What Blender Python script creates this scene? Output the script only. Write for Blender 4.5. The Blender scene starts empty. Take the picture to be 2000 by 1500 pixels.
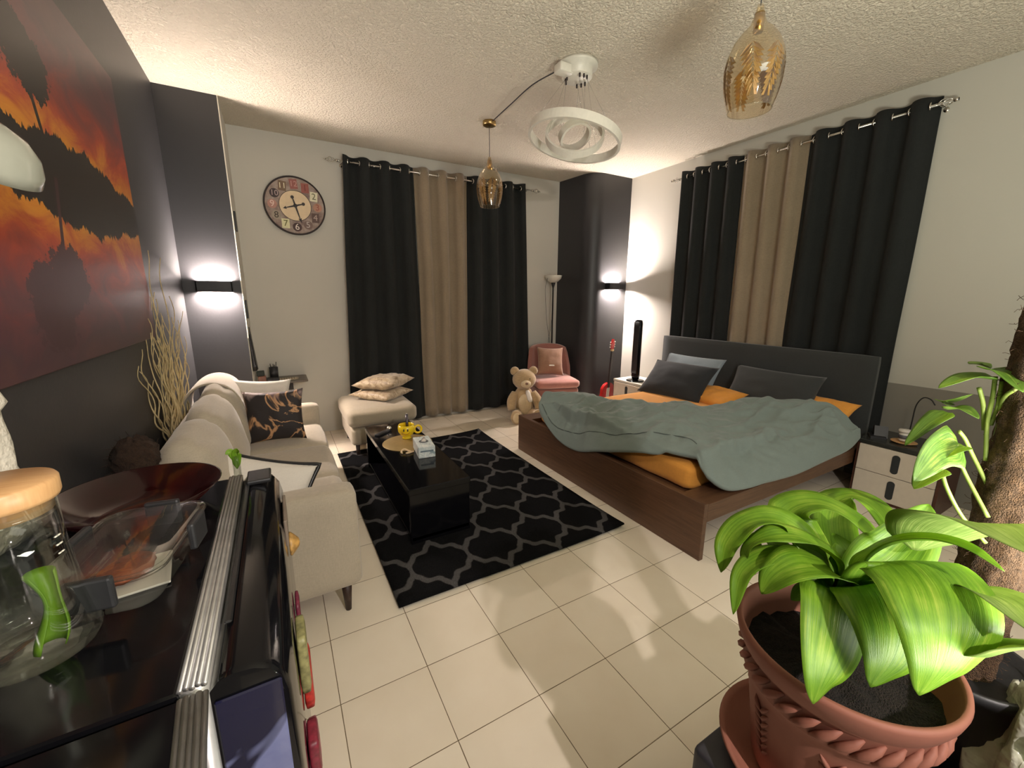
import bpy, bmesh, math, random
from mathutils import Vector, Matrix, noise, Quaternion
import mathutils
random.seed(7)
PI = math.pi
S = bpy.context.scene
C = S.collection

# ------------------------------------------------------------------ camera
CAM = Vector((-0.066, -1.7094, 1.4768))
FPX = 798.0
cam_d = bpy.data.cameras.new('camera'); cam = bpy.data.objects.new('camera', cam_d); C.objects.link(cam)
RM = Matrix.Rotation(-0.519, 3, 'Z') @ Matrix.Rotation(1.3615, 3, 'X') @ Matrix.Rotation(0.005, 3, 'Z')
cam.matrix_world = Matrix.Translation(CAM) @ RM.to_4x4()
cam_d.sensor_fit = 'HORIZONTAL'; cam_d.sensor_width = 36.0; cam_d.lens = 36.0 * FPX / 2000.0
cam_d.clip_start = 0.02; cam_d.clip_end = 60
S.camera = cam

# ------------------------------------------------------------------ world, light, exposure
W = bpy.data.worlds.new('world'); S.world = W; W.use_nodes = True
wb = W.node_tree.nodes['Background']
wb.inputs[0].default_value = (0.97, 0.97, 0.86, 1); wb.inputs[1].default_value = 0.45
S.view_settings.view_transform = 'Standard'; S.view_settings.look = 'None'
S.view_settings.gamma = 1.0; S.view_settings.use_curve_mapping = False
S.view_settings.exposure = 0.13

def lamp(kind, name, loc, energy, color, size=0.1, size_y=None, direction=None, spot=None, blend=.2):
    l = bpy.data.lights.new(name, kind); l.energy = energy; l.color = color
    if kind == 'AREA':
        l.shape = 'RECTANGLE' if size_y else 'SQUARE'; l.size = size
        if size_y: l.size_y = size_y
    elif kind in ('POINT', 'SPOT'):
        l.shadow_soft_size = size
        if kind == 'SPOT': l.spot_size = spot; l.spot_blend = blend
    o = bpy.data.objects.new(name, l); C.objects.link(o); o.location = loc
    if direction is not None:
        o.rotation_euler = Vector(direction).to_track_quat('-Z', 'Y').to_euler()
    return o
WARM = (1.0, 0.80, 0.66)
# unseen overhead fill added behind the photographer for general brightness
lamp('AREA', 'rear_overhead_fill', (1.2, -2.5, 2.9), 14, (0.98, 0.97, 0.82), 1.4, 0.8, (0, 0.25, -1))
# upward fill added behind the photographer to brighten the ceiling
lamp('AREA', 'rear_up_fill', (1.0, -2.3, 1.0), 105, (0.98, 0.96, 0.80), 0.9, 0.9, (0, .15, 1))
# the wall lamp behind the photographer that throws the crisp patches on the tiles
lamp('SPOT', 'rear_wall_light', (0.45, -2.75, 2.05), 120, (1.0, 0.89, 0.85), 0.025, None, (0.10, 1.0, -0.62), math.radians(105), .35)

# ------------------------------------------------------------------ material helpers
class NT:
    def __init__(s, name):
        s.m = bpy.data.materials.new(name); s.m.use_nodes = True
        s.t = s.m.node_tree; s.b = s.t.nodes['Principled BSDF']; s.o = s.t.nodes['Material Output']
    def n(s, typ, **kw):
        nd = s.t.nodes.new(typ)
        for k, v in kw.items(): setattr(nd, k, v)
        return nd
    def l(s, a, b): s.t.links.new(a, b)
    def v(s, sock, val):
        if isinstance(val, bpy.types.NodeSocket): s.l(val, sock)
        else: sock.default_value = val
    def math(s, op, a, b=0.0, c=None, clamp=False):
        nd = s.n('ShaderNodeMath', operation=op); nd.use_clamp = clamp
        s.v(nd.inputs[0], a); s.v(nd.inputs[1], b)
        if c is not None: s.v(nd.inputs[2], c)
        return nd.outputs[0]
    def coord(s, kind='Object'):
        return s.n('ShaderNodeTexCoord').outputs[kind]
    def sep(s, vec):
        nd = s.n('ShaderNodeSeparateXYZ'); s.l(vec, nd.inputs[0]); return nd.outputs
    def comb(s, x, y, z):
        nd = s.n('ShaderNodeCombineXYZ'); s.v(nd.inputs[0], x); s.v(nd.inputs[1], y); s.v(nd.inputs[2], z); return nd.outputs[0]
    def mapping(s, vec, scale=(1, 1, 1), loc=(0, 0, 0), rot=(0, 0, 0)):
        nd = s.n('ShaderNodeMapping'); s.l(vec, nd.inputs[0])
        nd.inputs['Scale'].default_value = scale; nd.inputs['Location'].default_value = loc; nd.inputs['Rotation'].default_value = rot
        return nd.outputs[0]
    def noise(s, vec, scale=5, detail=3, rough=.5, dist=0):
        nd = s.n('ShaderNodeTexNoise'); s.l(vec, nd.inputs['Vector'])
        nd.inputs['Scale'].default_value = scale; nd.inputs['Detail'].default_value = detail
        nd.inputs['Roughness'].default_value = rough; nd.inputs['Distortion'].default_value = dist
        return nd.outputs[0]
    def vor(s, vec, scale=5, feature='F1', out=0):
        nd = s.n('ShaderNodeTexVoronoi', feature=feature); s.l(vec, nd.inputs['Vector']); nd.inputs['Scale'].default_value = scale
        return nd.outputs[out]
    def ramp(s, fac, stops, interp='LINEAR'):
        nd = s.n('ShaderNodeValToRGB'); s.l(fac, nd.inputs[0]); cr = nd.color_ramp; cr.interpolation = interp
        while len(cr.elements) < len(stops): cr.elements.new(0.5)
        for e, (p, c) in zip(cr.elements, stops):
            e.position = p; e.color = (*c[:3], 1) if not isinstance(c, (int, float)) else (c, c, c, 1)
        return nd.outputs[0]
    def mix(s, fac, a, b):
        nd = s.n('ShaderNodeMix', data_type='RGBA'); s.v(nd.inputs[0], fac)
        for i, x in ((6, a), (7, b)):
            if isinstance(x, bpy.types.NodeSocket): s.l(x, nd.inputs[i])
            else: nd.inputs[i].default_value = (*x[:3], 1)
        return nd.outputs[2]
    def bump(s, h, strength=.3, dist=.01):
        nd = s.n('ShaderNodeBump'); s.l(h, nd.inputs['Height']); nd.inputs['Strength'].default_value = strength
        nd.inputs['Distance'].default_value = dist; s.l(nd.outputs[0], s.b.inputs['Normal'])
    def set(s, **kw):
        for k, v in kw.items():
            i = s.b.inputs[k.replace('_', ' ')]
            if isinstance(v, bpy.types.NodeSocket): s.l(v, i)
            elif isinstance(v, tuple) and len(v) == 3: i.default_value = (*v, 1)
            else: i.default_value = v

def srgb(r, g, b):
    f = lambda c: (c / 255 / 12.92) if c / 255 <= .04045 else ((c / 255 + .055) / 1.055) ** 2.4
    return (f(r), f(g), f(b))

def plain(name, col, rough=.5, metal=0.0, var=.12, scale=30, bump=0.0, bdist=.002, **kw):
    t = NT(name); co = t.coord()
    n = t.noise(co, scale, 3)
    lo = tuple(c * (1 - var) for c in col); hi = tuple(min(1, c * (1 + var)) for c in col)
    t.set(Base_Color=t.ramp(n, [(.3, lo), (.7, hi)]), Roughness=rough, Metallic=metal)
    if bump: t.bump(t.noise(co, scale * 4, 2), bump, bdist)
    if kw: t.set(**kw)
    return t.m

def fabric(name, col, weave=900, var=.18, rough=.95, sheen=.2, big=6, bdist=.0008):
    t = NT(name); co = t.coord()
    w1 = t.noise(t.mapping(co, (1, 1, .15)), weave * .35, 2); w2 = t.noise(t.mapping(co, (.15, .15, 1)), weave * .35, 2)
    w = t.math('ADD', w1, w2); w = t.math('MULTIPLY', w, .5)
    b = t.noise(co, big, 2)
    f = t.math('ADD', t.math('MULTIPLY', w, .75), t.math('MULTIPLY', b, .25))
    lo = tuple(c * (1 - var) for c in col); hi = tuple(min(1, c * (1 + var)) for c in col)
    t.set(Base_Color=t.ramp(f, [(.35, lo), (.65, hi)]), Roughness=rough, Sheen_Weight=sheen, Sheen_Roughness=.5)
    t.bump(w, .35, bdist)
    return t.m

# --- setting
def m_ceiling():
    t = NT('stucco_ceiling'); co = t.coord()
    n1 = t.noise(co, 55, 4, .6); v = t.vor(co, 75)
    big = t.noise(co, 2.5, 3)
    h = t.math('ADD', t.ramp(n1, [(.42, 0.0), (.62, 1.0)]), t.math('MULTIPLY', v, .5))
    t.set(Base_Color=t.mix(t.math('MULTIPLY', big, .5), srgb(226, 217, 200), srgb(214, 205, 184)), Roughness=.9)
    t.bump(h, .9, .011); return t.m
def m_wall(name, c1, c2, rough=.75):
    t = NT(name); co = t.coord()
    t.set(Base_Color=t.mix(t.noise(co, 1.3, 2), c1, c2), Roughness=rough)
    t.bump(t.noise(co, 60, 3), .18, .002); return t.m
def m_floor():
    t = NT('glossy_cream_tiles'); co = t.coord(); x, y, z = t.sep(co)
    T = .33
    def edge(a, off=0.0):
        f = t.math('FRACT', t.math('ADD', t.math('DIVIDE', a, T), 50.0 + off))
        d = t.math('MINIMUM', f, t.math('SUBTRACT', 1.0, f))
        return t.math('MULTIPLY', d, T)
    d = t.math('MINIMUM', edge(x), edge(y))
    wob = t.math('MULTIPLY', t.noise(co, 9, 2), .0012)
    g = t.math('LESS_THAN', d, t.math('ADD', wob, .0009))
    cell = t.n('ShaderNodeTexWhiteNoise'); cell.noise_dimensions = '2D'
    cx = t.math('FLOOR', t.math('DIVIDE', x, T)); cy = t.math('FLOOR', t.math('DIVIDE', y, T))
    t.l(t.comb(cx, cy, 0), cell.inputs[0])
    tv = t.math('ADD', t.math('MULTIPLY', cell.outputs[0], .35), t.math('MULTIPLY', t.noise(co, 5, 4), .65))
    tile = t.ramp(tv, [(.2, srgb(226, 213, 192)), (.8, srgb(238, 228, 210))])
    t.set(Base_Color=t.mix(g, tile, srgb(112, 96, 72)), Roughness=t.ramp(t.noise(co, 14, 3), [(.3, .16), (.7, .27)]))
    h = t.math('MULTIPLY', d, 400.0, clamp=True)
    hh = t.math('ADD', h, t.math('MULTIPLY', t.noise(co, 12, 2), .2))
    t.bump(hh, .25, .0015); return t.m
M = {}
M['ceiling'] = m_ceiling()
M['wall'] = m_wall('off_white_wall', srgb(198, 196, 187), srgb(191, 188, 178))
M['dark_wall'] = m_wall('charcoal_wall', srgb(46, 46, 49), srgb(41, 41, 43), .45)
M['grey_wall'] = m_wall('grey_lower_wall', srgb(142, 138, 130), srgb(134, 130, 122))
M['floor'] = m_floor()
M['white_trim'] = plain('white_trim', srgb(232, 226, 212), .5, var=.03)
# --- things
M['chrome'] = plain('chrome', (.78, .76, .72), .18, 1.0, .04)
M['brass'] = plain('brass', (.62, .43, .18), .3, 1.0, .1)
M['black_cloth'] = fabric('black_curtain_cloth', srgb(26, 29, 29), 700, .25, .95, .015)
M['taupe_cloth'] = fabric('taupe_curtain_cloth', srgb(139, 124, 103), 700, .12, .9, .25)
M['black_gloss'] = plain('black_gloss', (.004, .004, .005), .09, var=.1, Specular_IOR_Level=.28)
M['black_satin'] = plain('black_satin', (.012, .012, .013), .35, var=.2)
M['black_plastic'] = plain('black_plastic', (.02, .02, .022), .45, var=.2, bump=.1)
M['sofa'] = fabric('beige_sofa_linen', srgb(178, 167, 148), 900, .1, .95, .3)
M['pouf'] = fabric('taupe_pouf_cloth', srgb(170, 158, 136), 900, .08, .8, .3)
M['dark_leg'] = plain('dark_wood_leg', srgb(58, 42, 34), .5)
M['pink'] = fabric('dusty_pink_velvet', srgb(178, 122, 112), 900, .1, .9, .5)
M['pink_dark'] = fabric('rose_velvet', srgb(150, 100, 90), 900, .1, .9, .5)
M['camel'] = fabric('brown_suede_cushion', srgb(142, 106, 84), 300, .15, .8, .3)
M['orange'] = fabric('orange_sheet', srgb(222, 152, 62), 500, .06, .9, .1)
M['duvet'] = fabric('grey_green_duvet', srgb(120, 133, 128), 900, .06, .9, .15)
M['charcoal_fab'] = fabric('charcoal_fabric', srgb(52, 55, 55), 900, .12, .95, .2)
M['pillow_dark'] = fabric('dark_blue_grey_pillow', srgb(38, 42, 46), 900, .15, .95, .2)
M['pillow_blue'] = fabric('pale_blue_grey_pillow', srgb(140, 152, 160), 900, .06, .95, .2)
M['plush'] = fabric('tan_plush', srgb(176, 150, 112), 400, .18, 1.0, .6, bdist=.003)
M['plush_light'] = fabric('cream_plush', srgb(208, 188, 152), 400, .12, 1.0, .6, bdist=.003)
M['white_cloth'] = fabric('white_cloth', srgb(222, 216, 206), 600, .04, .9, .2)
M['white_plastic'] = plain('white_plastic', srgb(214, 210, 198), .4, var=.04)
M['cream_lacq'] = plain('cream_lacquer', srgb(206, 196, 180), .3, var=.03)
M['yellow'] = plain('yellow_ceramic', srgb(240, 208, 30), .18, var=.04, Coat_Weight=.4)
M['amber_plate'] = plain('gold_placemat', srgb(164, 140, 92), .45, .3, .06)
M['terracotta'] = plain('terracotta_pot', srgb(148, 94, 76), .7, var=.08, scale=14, bump=.15)
M['soil'] = plain('dark_soil', (.015, .010, .007), .95, var=.5, scale=90, bump=1.0, bdist=.01)
M['wood_lid'] = None
M['red'] = plain('red_lacquer', srgb(170, 28, 30), .25, var=.1)
M['grey_box'] = plain('dark_grey_box', srgb(50, 50, 56), .5, var=.08)

def m_wood(name, a, b, scale=(3, 30, 3), rough=.45, axis=None):
    t = NT(name); co = t.coord()
    w = t.noise(t.mapping(co, scale), 2.2, 5, .6, .6)
    w2 = t.noise(t.mapping(co, tuple(k * 3 for k in scale)), 3, 3)
    f = t.math('ADD', t.math('MULTIPLY', w, .7), t.math('MULTIPLY', w2, .3))
    t.set(Base_Color=t.ramp(f, [(.32, a), (.68, b)]), Roughness=rough); t.bump(f, .12, .001); return t.m
M['bed_wood'] = m_wood('walnut_bed_wood', srgb(74, 50, 34), srgb(104, 74, 52), (30, 1.6, 30))
M['wood_lid'] = m_wood('bamboo_lid', srgb(186, 140, 92), srgb(206, 164, 116), (4, 40, 4), .4)
M['ns_frame'] = m_wood('nightstand_frame', srgb(62, 34, 24), srgb(86, 50, 36), (20, 3, 20))

def m_trellis():
    t = NT('black_trellis_rug'); co = t.coord(); x, y, z = t.sep(co)
    wx = t.math('MULTIPLY', t.math('SUBTRACT', t.noise(co, 40, 2), .5), .012)
    u = t.math('DIVIDE', t.math('ADD', t.math('SUBTRACT', x, 1.10), wx), .333)
    v = t.math('DIVIDE', t.math('SUBTRACT', y, .51), .50)
    # lantern lattice: wavy diagonals
    s = t.math('ADD', t.math('ADD', u, v), 20.5); q = t.math('ADD', t.math('SUBTRACT', u, v), 20.5)
    A = .10
    def fam(a, b):
        w = t.math('ADD', a, t.math('MULTIPLY', t.math('SINE', t.math('MULTIPLY', b, 2 * PI)), A))
        w = t.math('ADD', w, t.math('MULTIPLY', t.math('SINE', t.math('MULTIPLY', b, 6 * PI)), .022))
        f = t.math('FRACT', w); return t.math('MINIMUM', f, t.math('SUBTRACT', 1.0, f))
    d = t.math('MINIMUM', fam(s, q), fam(q, s))
    line = t.ramp(d, [(.048, 1.0), (.075, 0.0)])
    pile = t.noise(co, 300, 2)
    blk = t.ramp(pile, [(.3, (.0035, .0036, .004)), (.7, (.011, .011, .012))])
    gry = t.ramp(pile, [(.3, srgb(62, 61, 61)), (.7, srgb(90, 88, 88))])
    t.set(Base_Color=t.mix(line, blk, gry), Roughness=1.0, Specular_IOR_Level=.05)
    t.bump(t.math('ADD', pile, t.math('MULTIPLY', line, -.5)), .6, .004); return t.m
M['rug'] = m_trellis()

def m_picture():
    # generic sunset over water: mirrored sky, tree line and clumps
    t = NT('sunset_print'); co = t.coord(); x, y, z = t.sep(co)     # object origin = horizon level
    yy = y
    a = t.math('ABSOLUTE', z)
    base = t.comb(yy, t.math('MULTIPLY', a, 1.6), 0)
    cl = t.noise(base, 3.4, 7, .65, .8)
    f = t.math('ADD', t.math('MULTIPLY', a, 1.35), t.math('MULTIPLY', t.math('SUBTRACT', cl, .5), .75))
    sky = t.ramp(f, [(.0, srgb(214, 150, 36)), (.16, srgb(196, 120, 32)), (.27, srgb(166, 62, 30)), (.40, srgb(128, 46, 36)), (.55, srgb(92, 46, 50)), (.75, srgb(66, 40, 48)), (1.0, srgb(84, 50, 50))])
    jag = t.noise(t.comb(t.math('MULTIPLY', yy, 1.0), 0, 0), 34, 3, .7)
    hill = t.noise(t.comb(yy, 3.3, 0), 2.6, 2)
    h = t.math('ADD', t.math('MULTIPLY', hill, .30), t.math('MULTIPLY', jag, .10))
    h = t.math('SUBTRACT', h, .08)
    line = t.math('LESS_THAN', a, h)
    vv = t.comb(yy, a, 0)
    dn = t.math('MULTIPLY', t.math('SUBTRACT', t.noise(vv, 16, 4, .7), .5), .26)
    def clump(cy, cz, ry, rz):
        dy = t.math('DIVIDE', t.math('SUBTRACT', yy, cy), ry); dz = t.math('DIVIDE', t.math('SUBTRACT', a, cz), rz)
        r = t.math('SQRT', t.math('ADD', t.math('MULTIPLY', dy, dy), t.math('MULTIPLY', dz, dz)))
        return t.math('LESS_THAN', t.math('ADD', r, t.math('MULTIPLY', dn, 4.0)), .9)
    tr = t.math('MAXIMUM', clump(.28, .33, .17, .12), clump(.12, .42, .16, .16))
    tr = t.math('MAXIMUM', tr, t.math('LESS_THAN', t.math('ADD', t.math('ABSOLUTE', t.math('SUBTRACT', yy, t.math('ADD', .33, t.math('MULTIPLY', a, -.25)))), t.math('MULTIPLY', t.math('GREATER_THAN', a, .36), 1.0)), .012))
    dark = t.math('MAXIMUM', line, tr)
    refl = t.math('MULTIPLY', t.math('LESS_THAN', z, 0.0), tr)
    c = t.mix(dark, sky, srgb(20, 14, 14))
    c = t.mix(t.math('MULTIPLY', refl, .8), c, srgb(66, 32, 40))
    t.set(Base_Color=c, Roughness=.4); return t.m
M['picture'] = m_picture()

def m_marble():
    t = NT('black_gold_marble_print'); co = t.coord()
    n = t.noise(co, 2.6, 4, .5, 1.4)
    d = t.math('ABSOLUTE', t.math('SUBTRACT', n, .52))
    top = t.sep(co)[2]
    pale = t.ramp(t.math('ADD', t.math('MULTIPLY', top, 3.0), t.noise(co, 6, 3, .5, 1.0)), [(.86, 0.0), (.98, 1.0)])
    c = t.mix(t.ramp(d, [(.004, 1.0), (.02, 0.0)]), srgb(42, 36, 36), srgb(196, 150, 108))
    c = t.mix(pale, c, t.ramp(n, [(.35, srgb(196, 178, 172)), (.5, srgb(120, 98, 100)), (.55, srgb(214, 176, 140)), (.7, srgb(180, 168, 170))]))
    t.set(Base_Color=c, Roughness=.7); return t.m
M['marble'] = m_marble()

def m_crush():
    t = NT('crushed_beige_satin'); co = t.coord()
    n = t.noise(co, 16, 4, .6, 1.2)
    t.set(Base_Color=t.ramp(n, [(.3, srgb(120, 96, 70)), (.5, srgb(176, 154, 122)), (.7, srgb(206, 190, 160))]), Roughness=.45, Sheen_Weight=.3)
    t.bump(n, .6, .012); return t.m
M['crush'] = m_crush()

def m_glass(name, tint, gloss=.25, rough=.03, density=.0):
    t = NT(name)
    tr = t.n('ShaderNodeBsdfTransparent'); tr.inputs[0].default_value = (*tint, 1)
    gl = t.n('ShaderNodeBsdfGlossy'); gl.inputs[0].default_value = (1, 1, 1, 1); gl.inputs[1].default_value = rough
    lw = t.n('ShaderNodeLayerWeight'); lw.inputs[0].default_value = gloss
    wob = t.noise(t.coord(), 30, 2)
    bp = t.n('ShaderNodeBump'); bp.inputs['Strength'].default_value = .08; bp.inputs['Distance'].default_value = .002; t.l(wob, bp.inputs['Height'])
    t.l(bp.outputs[0], gl.inputs['Normal'])
    mx = t.n('ShaderNodeMixShader'); fac = t.math('ADD', t.math('MULTIPLY', lw.outputs[1], .55), density, clamp=True)
    t.l(fac, mx.inputs[0]); t.l(tr.outputs[0], mx.inputs[1]); t.l(gl.outputs[0], mx.inputs[2])
    t.l(mx.outputs[0], t.o.inputs[0]); return t.m
M['clear_glass'] = m_glass('clear_glass', (.95, .96, .94), .25, .03, .015)
M['amber_glass'] = m_glass('smoked_amber_glass', (.86, .76, .58), .35, .05, .06)
M['gold_film'] = plain('gold_leaf_film', srgb(138, 106, 56), .4, .25, .15)
M['red_glass'] = plain('dark_red_glass', (.014, .0015, .002), .10, var=.3)

def m_leaf(name, c1, c2, c3):
    t = NT(name); co = t.coord('UV'); x, y, z = t.sep(co)
    st = t.noise(t.mapping(co, (9, .8, 1)), 3, 3)
    blot = t.noise(t.coord(), 26, 3)
    f = t.math('ADD', t.math('MULTIPLY', st, .6), t.math('MULTIPLY', blot, .4))
    c = t.ramp(f, [(.35, c1), (.55, c2), (.7, c3)])
    rib = t.math('LESS_THAN', t.math('ABSOLUTE', t.math('SUBTRACT', x, .5)), .02)
    c = t.mix(t.math('MULTIPLY', rib, .2), c, c3)
    t.set(Base_Color=c, Roughness=.42, Specular_IOR_Level=.4)
    t.bump(t.noise(t.mapping(co, (30, 1, 1)), 3, 1), .25, .002)
    tl = t.n('ShaderNodeBsdfTranslucent'); t.l(t.mix(.5, c, (c3[0] * 1.3, c3[1] * 1.2, c3[2])), tl.inputs[0])
    mx = t.n('ShaderNodeMixShader'); mx.inputs[0].default_value = .38
    t.l(t.b.outputs[0], mx.inputs[1]); t.l(tl.outputs[0], mx.inputs[2]); t.l(mx.outputs[0], t.o.inputs[0]); return t.m
M['leaf'] = m_leaf('fresh_green_leaf', srgb(84, 130, 24), srgb(122, 164, 42), srgb(170, 192, 76))
M['leaf2'] = m_leaf('pothos_leaf', srgb(62, 96, 30), srgb(104, 142, 54), srgb(190, 206, 96))
M['leaf3'] = m_leaf('pale_green_leaf', srgb(92, 122, 52), srgb(132, 156, 82), srgb(178, 190, 120))
M['stem'] = plain('pale_green_stem', srgb(140, 160, 76), .5)
M['twig'] = plain('pale_willow_twig', srgb(196, 176, 132), .8, var=.2)
M['moss'] = plain('coir_fibre', srgb(104, 78, 56), .95, var=.4, scale=120, bump=1.0, bdist=.01)
def m_blue_reflection():  # blue reflection and its dark patches, painted into the base colour
    t = NT('painted_blue_reflection'); co = t.coord(); n = t.noise(co, 7, 3, .5, .6); n2 = t.noise(co, 40, 3)
    t.set(Base_Color=t.mix(t.ramp(n, [(.49, 0.0), (.52, 1.0)]), t.mix(n2, srgb(124, 130, 168), srgb(98, 104, 148)), srgb(26, 26, 50)), Roughness=.08); return t.m
M['blue_reflection'] = m_blue_reflection()

def m_emit(name, col, k):
    t = NT(name); t.set(Base_Color=(1, 1, 1), Emission_Color=col, Emission_Strength=k); return t.m
M['led'] = m_emit('sconce_light_panel', (1.0, 0.84, 0.75), 1000)
M['led2'] = m_emit('sconce_light_panel_bright', (1.0, 0.86, 0.79), 1000)

# ------------------------------------------------------------------ object helpers
def root(name, label, cat, loc=(0, 0, 0), group=None):
    o = bpy.data.objects.new(name, None); C.objects.link(o); o.location = loc
    o.empty_display_size = .05; o['label'] = label; o['category'] = cat
    if group: o['group'] = group
    return o
def wpos(o):
    p = Vector((0, 0, 0))
    while o is not None: p += Vector(o.location); o = o.parent
    return p
def mk(name, verts, faces, mat, parent=None, smooth=True, uv=None, origin=None, label=None, cat=None, group=None, kind=None):
    org = wpos(parent) if parent is not None else Vector(origin or (0, 0, 0))
    off = Vector(origin) - org if (parent is not None and origin) else Vector((0, 0, 0))
    if origin: org = Vector(origin)
    me = bpy.data.meshes.new(name); me.from_pydata([tuple(Vector(v) - org) for v in verts], [], faces); me.update()
    if uv:
        ul = me.uv_layers.new(name='uv')
        for p in me.polygons:
            for li in p.loop_indices: ul.data[li].uv = uv[me.loops[li].vertex_index]
    mats = mat if isinstance(mat, (list, tuple)) else [mat]
    for m in mats: me.materials.append(m if not isinstance(m, str) else M[m])
    bm = bmesh.new(); bm.from_mesh(me); bmesh.ops.recalc_face_normals(bm, faces=bm.faces); bm.to_mesh(me); bm.free()
    if smooth:
        for p in me.polygons: p.use_smooth = True
    o = bpy.data.objects.new(name, me); C.objects.link(o)
    if parent is not None: o.parent = parent; o.location = off
    else: o.location = org
    if label: o['label'] = label
    if cat: o['category'] = cat
    if group: o['group'] = group
    if kind: o['kind'] = kind
    return o
class B:
    """collects shapes into one vertex/face list"""
    def __init__(s): s.v = []; s.f = []; s.uv = []
    def add(s, v, f, xf=None):
        n = len(s.v); s.v += [tuple(xf @ Vector(p)) if xf else tuple(p) for p in v]; s.f += [tuple(i + n for i in q) for q in f]; return s
    def box(s, x0, x1, y0, y1, z0, z1, bev=0.0, seg=2, xf=None):
        bm = bmesh.new(); bmesh.ops.create_cube(bm, size=1)
        for p in bm.verts: p.co = Vector(((x0 + x1) / 2 + p.co.x * (x1 - x0), (y0 + y1) / 2 + p.co.y * (y1 - y0), (z0 + z1) / 2 + p.co.z * (z1 - z0)))
        if bev: bmesh.ops.bevel(bm, geom=list(bm.edges), offset=bev, segments=seg, profile=.5, affect='EDGES')
        bm.verts.index_update(); s.add([p.co[:] for p in bm.verts], [[q.index for q in f.verts] for f in bm.faces], xf); bm.free(); return s
    def lathe(s, prof, c=(0, 0, 0), n=40, xf=None, a0=0, a1=2 * PI):
        full = abs(a1 - a0 - 2 * PI) < 1e-6; m = n if full else n + 1
        v = [(c[0] + r * math.cos(a0 + (a1 - a0) * i / n), c[1] + r * math.sin(a0 + (a1 - a0) * i / n), c[2] + z) for r, z in prof for i in range(m)]
        f = []
        for j in range(len(prof) - 1):
            for i in range(n):
                k = (i + 1) % m
                f.append((j * m + i, j * m + k, (j + 1) * m + k, (j + 1) * m + i))
        return s.add(v, f, xf)
    def disc(s, c, r, n=32, xf=None):
        return s.add([tuple(c)] + [(c[0] + r * math.cos(2 * PI * i / n), c[1] + r * math.sin(2 * PI * i / n), c[2]) for i in range(n)],
                     [(0, 1 + i, 1 + (i + 1) % n) for i in range(n)], xf)
    def tube(s, pts, r, n=8, cap=True, closed=False, xf=None):
        P = [Vector(p) for p in pts]; R = r if isinstance(r, (list, tuple)) else [r] * len(P)
        m = len(P); v = []; f = []; prev = None
        for i, p in enumerate(P):
            if closed: t = (P[(i + 1) % m] - P[i - 1]).normalized()
            else: t = (P[min(i + 1, m - 1)] - P[max(i - 1, 0)]).normalized()
            if prev is None:
                a = Vector((0, 0, 1)) if abs(t.z) < .9 else Vector((1, 0, 0))
                nx = t.cross(a).normalized()
            else: nx = (prev - t * prev.dot(t)).normalized()
            prev = nx; ny = t.cross(nx)
            for k in range(n):
                a = 2 * PI * k / n; v.append(tuple(p + (nx * math.cos(a) + ny * math.sin(a)) * R[i]))
        for i in range(m if closed else m - 1):
            j = (i + 1) % m
            for k in range(n):
                l = (k + 1) % n; f.append((i * n + k, i * n + l, j * n + l, j * n + k))
        if cap and not closed:
            f.append(tuple(range(n))[::-1]); f.append(tuple((m - 1) * n + k for k in range(n)))
        return s.add(v, f, xf)
    def rbox(s, x0, x1, y0, y1, z0, z1, r, n=10, puff=(0, 0, 0), wr=0.0, seed=0, xf=None):
        """soft rounded box with optional puffed faces and wrinkle noise"""
        bm = bmesh.new(); bmesh.ops.create_cube(bm, size=2); bmesh.ops.subdivide_edges(bm, edges=list(bm.edges), cuts=n, use_grid_fill=True)
        h = Vector(((x1 - x0) / 2, (y1 - y0) / 2, (z1 - z0) / 2)); c = Vector(((x0 + x1) / 2, (y0 + y1) / 2, (z0 + z1) / 2))
        r = min(r, *h)
        for p in bm.verts:
            q = Vector(p.co); g = Vector([math.copysign(abs(t) ** .8, t) for t in q])
            w = Vector((g.x * h.x, g.y * h.y, g.z * h.z))
            inn = Vector([max(-h[i] + r, min(h[i] - r, w[i])) for i in range(3)])
            d = w - inn
            if d.length > 1e-9: w = inn + d.normalized() * r
            k = [1 - q[i] ** 2 for i in range(3)]
            w.x += math.copysign(puff[0] * k[1] * k[2], q.x) if abs(q.x) > .99 else puff[0] * q.x * k[1] * k[2]
            w.y += puff[1] * q.y * k[0] * k[2]; w.z += puff[2] * q.z * k[0] * k[1]
            if wr:
                nn = noise.noise(Vector((w + c) * 9) + Vector((seed, 0, 0))) + .5 * noise.noise(Vector((w + c) * 22) + Vector((seed, 0, 0)))
                w += w.normalized() * wr * nn
            p.co = w + c
        bm.verts.index_update(); s.add([p.co[:] for p in bm.verts], [[q.index for q in f.verts] for f in bm.faces], xf); bm.free(); return s
    def ell(s, c, rad, xf=None, nu=24, nv=16, rough=0.0):
        v = []; f = []
        for j in range(nv + 1):
            th = PI * j / nv
            for i in range(nu):
                a = 2 * PI * i / nu; d = Vector((math.sin(th) * math.cos(a), math.sin(th) * math.sin(a), math.cos(th)))
                k = 1 + rough * noise.noise(d * 6 + Vector(c) * 10)
                v.append((c[0] + rad[0] * d.x * k, c[1] + rad[1] * d.y * k, c[2] + rad[2] * d.z * k))
        for j in range(nv):
            for i in range(nu):
                f.append((j * nu + i, j * nu + (i + 1) % nu, (j + 1) * nu + (i + 1) % nu, (j + 1) * nu + i))
        return s.add(v, f, xf)
    def prism(s, poly, z0, z1, xf=None):
        n = len(poly); v = [(x, y, z0) for x, y in poly] + [(x, y, z1) for x, y in poly]
        return s.add(v, [tuple(range(n))[::-1], tuple(range(n, 2 * n))] + [(i, (i + 1) % n, n + (i + 1) % n, n + i) for i in range(n)], xf)
    def make(s, name, mat, parent=None, **kw): return mk(name, s.v, s.f, mat, parent, **kw)

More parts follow.
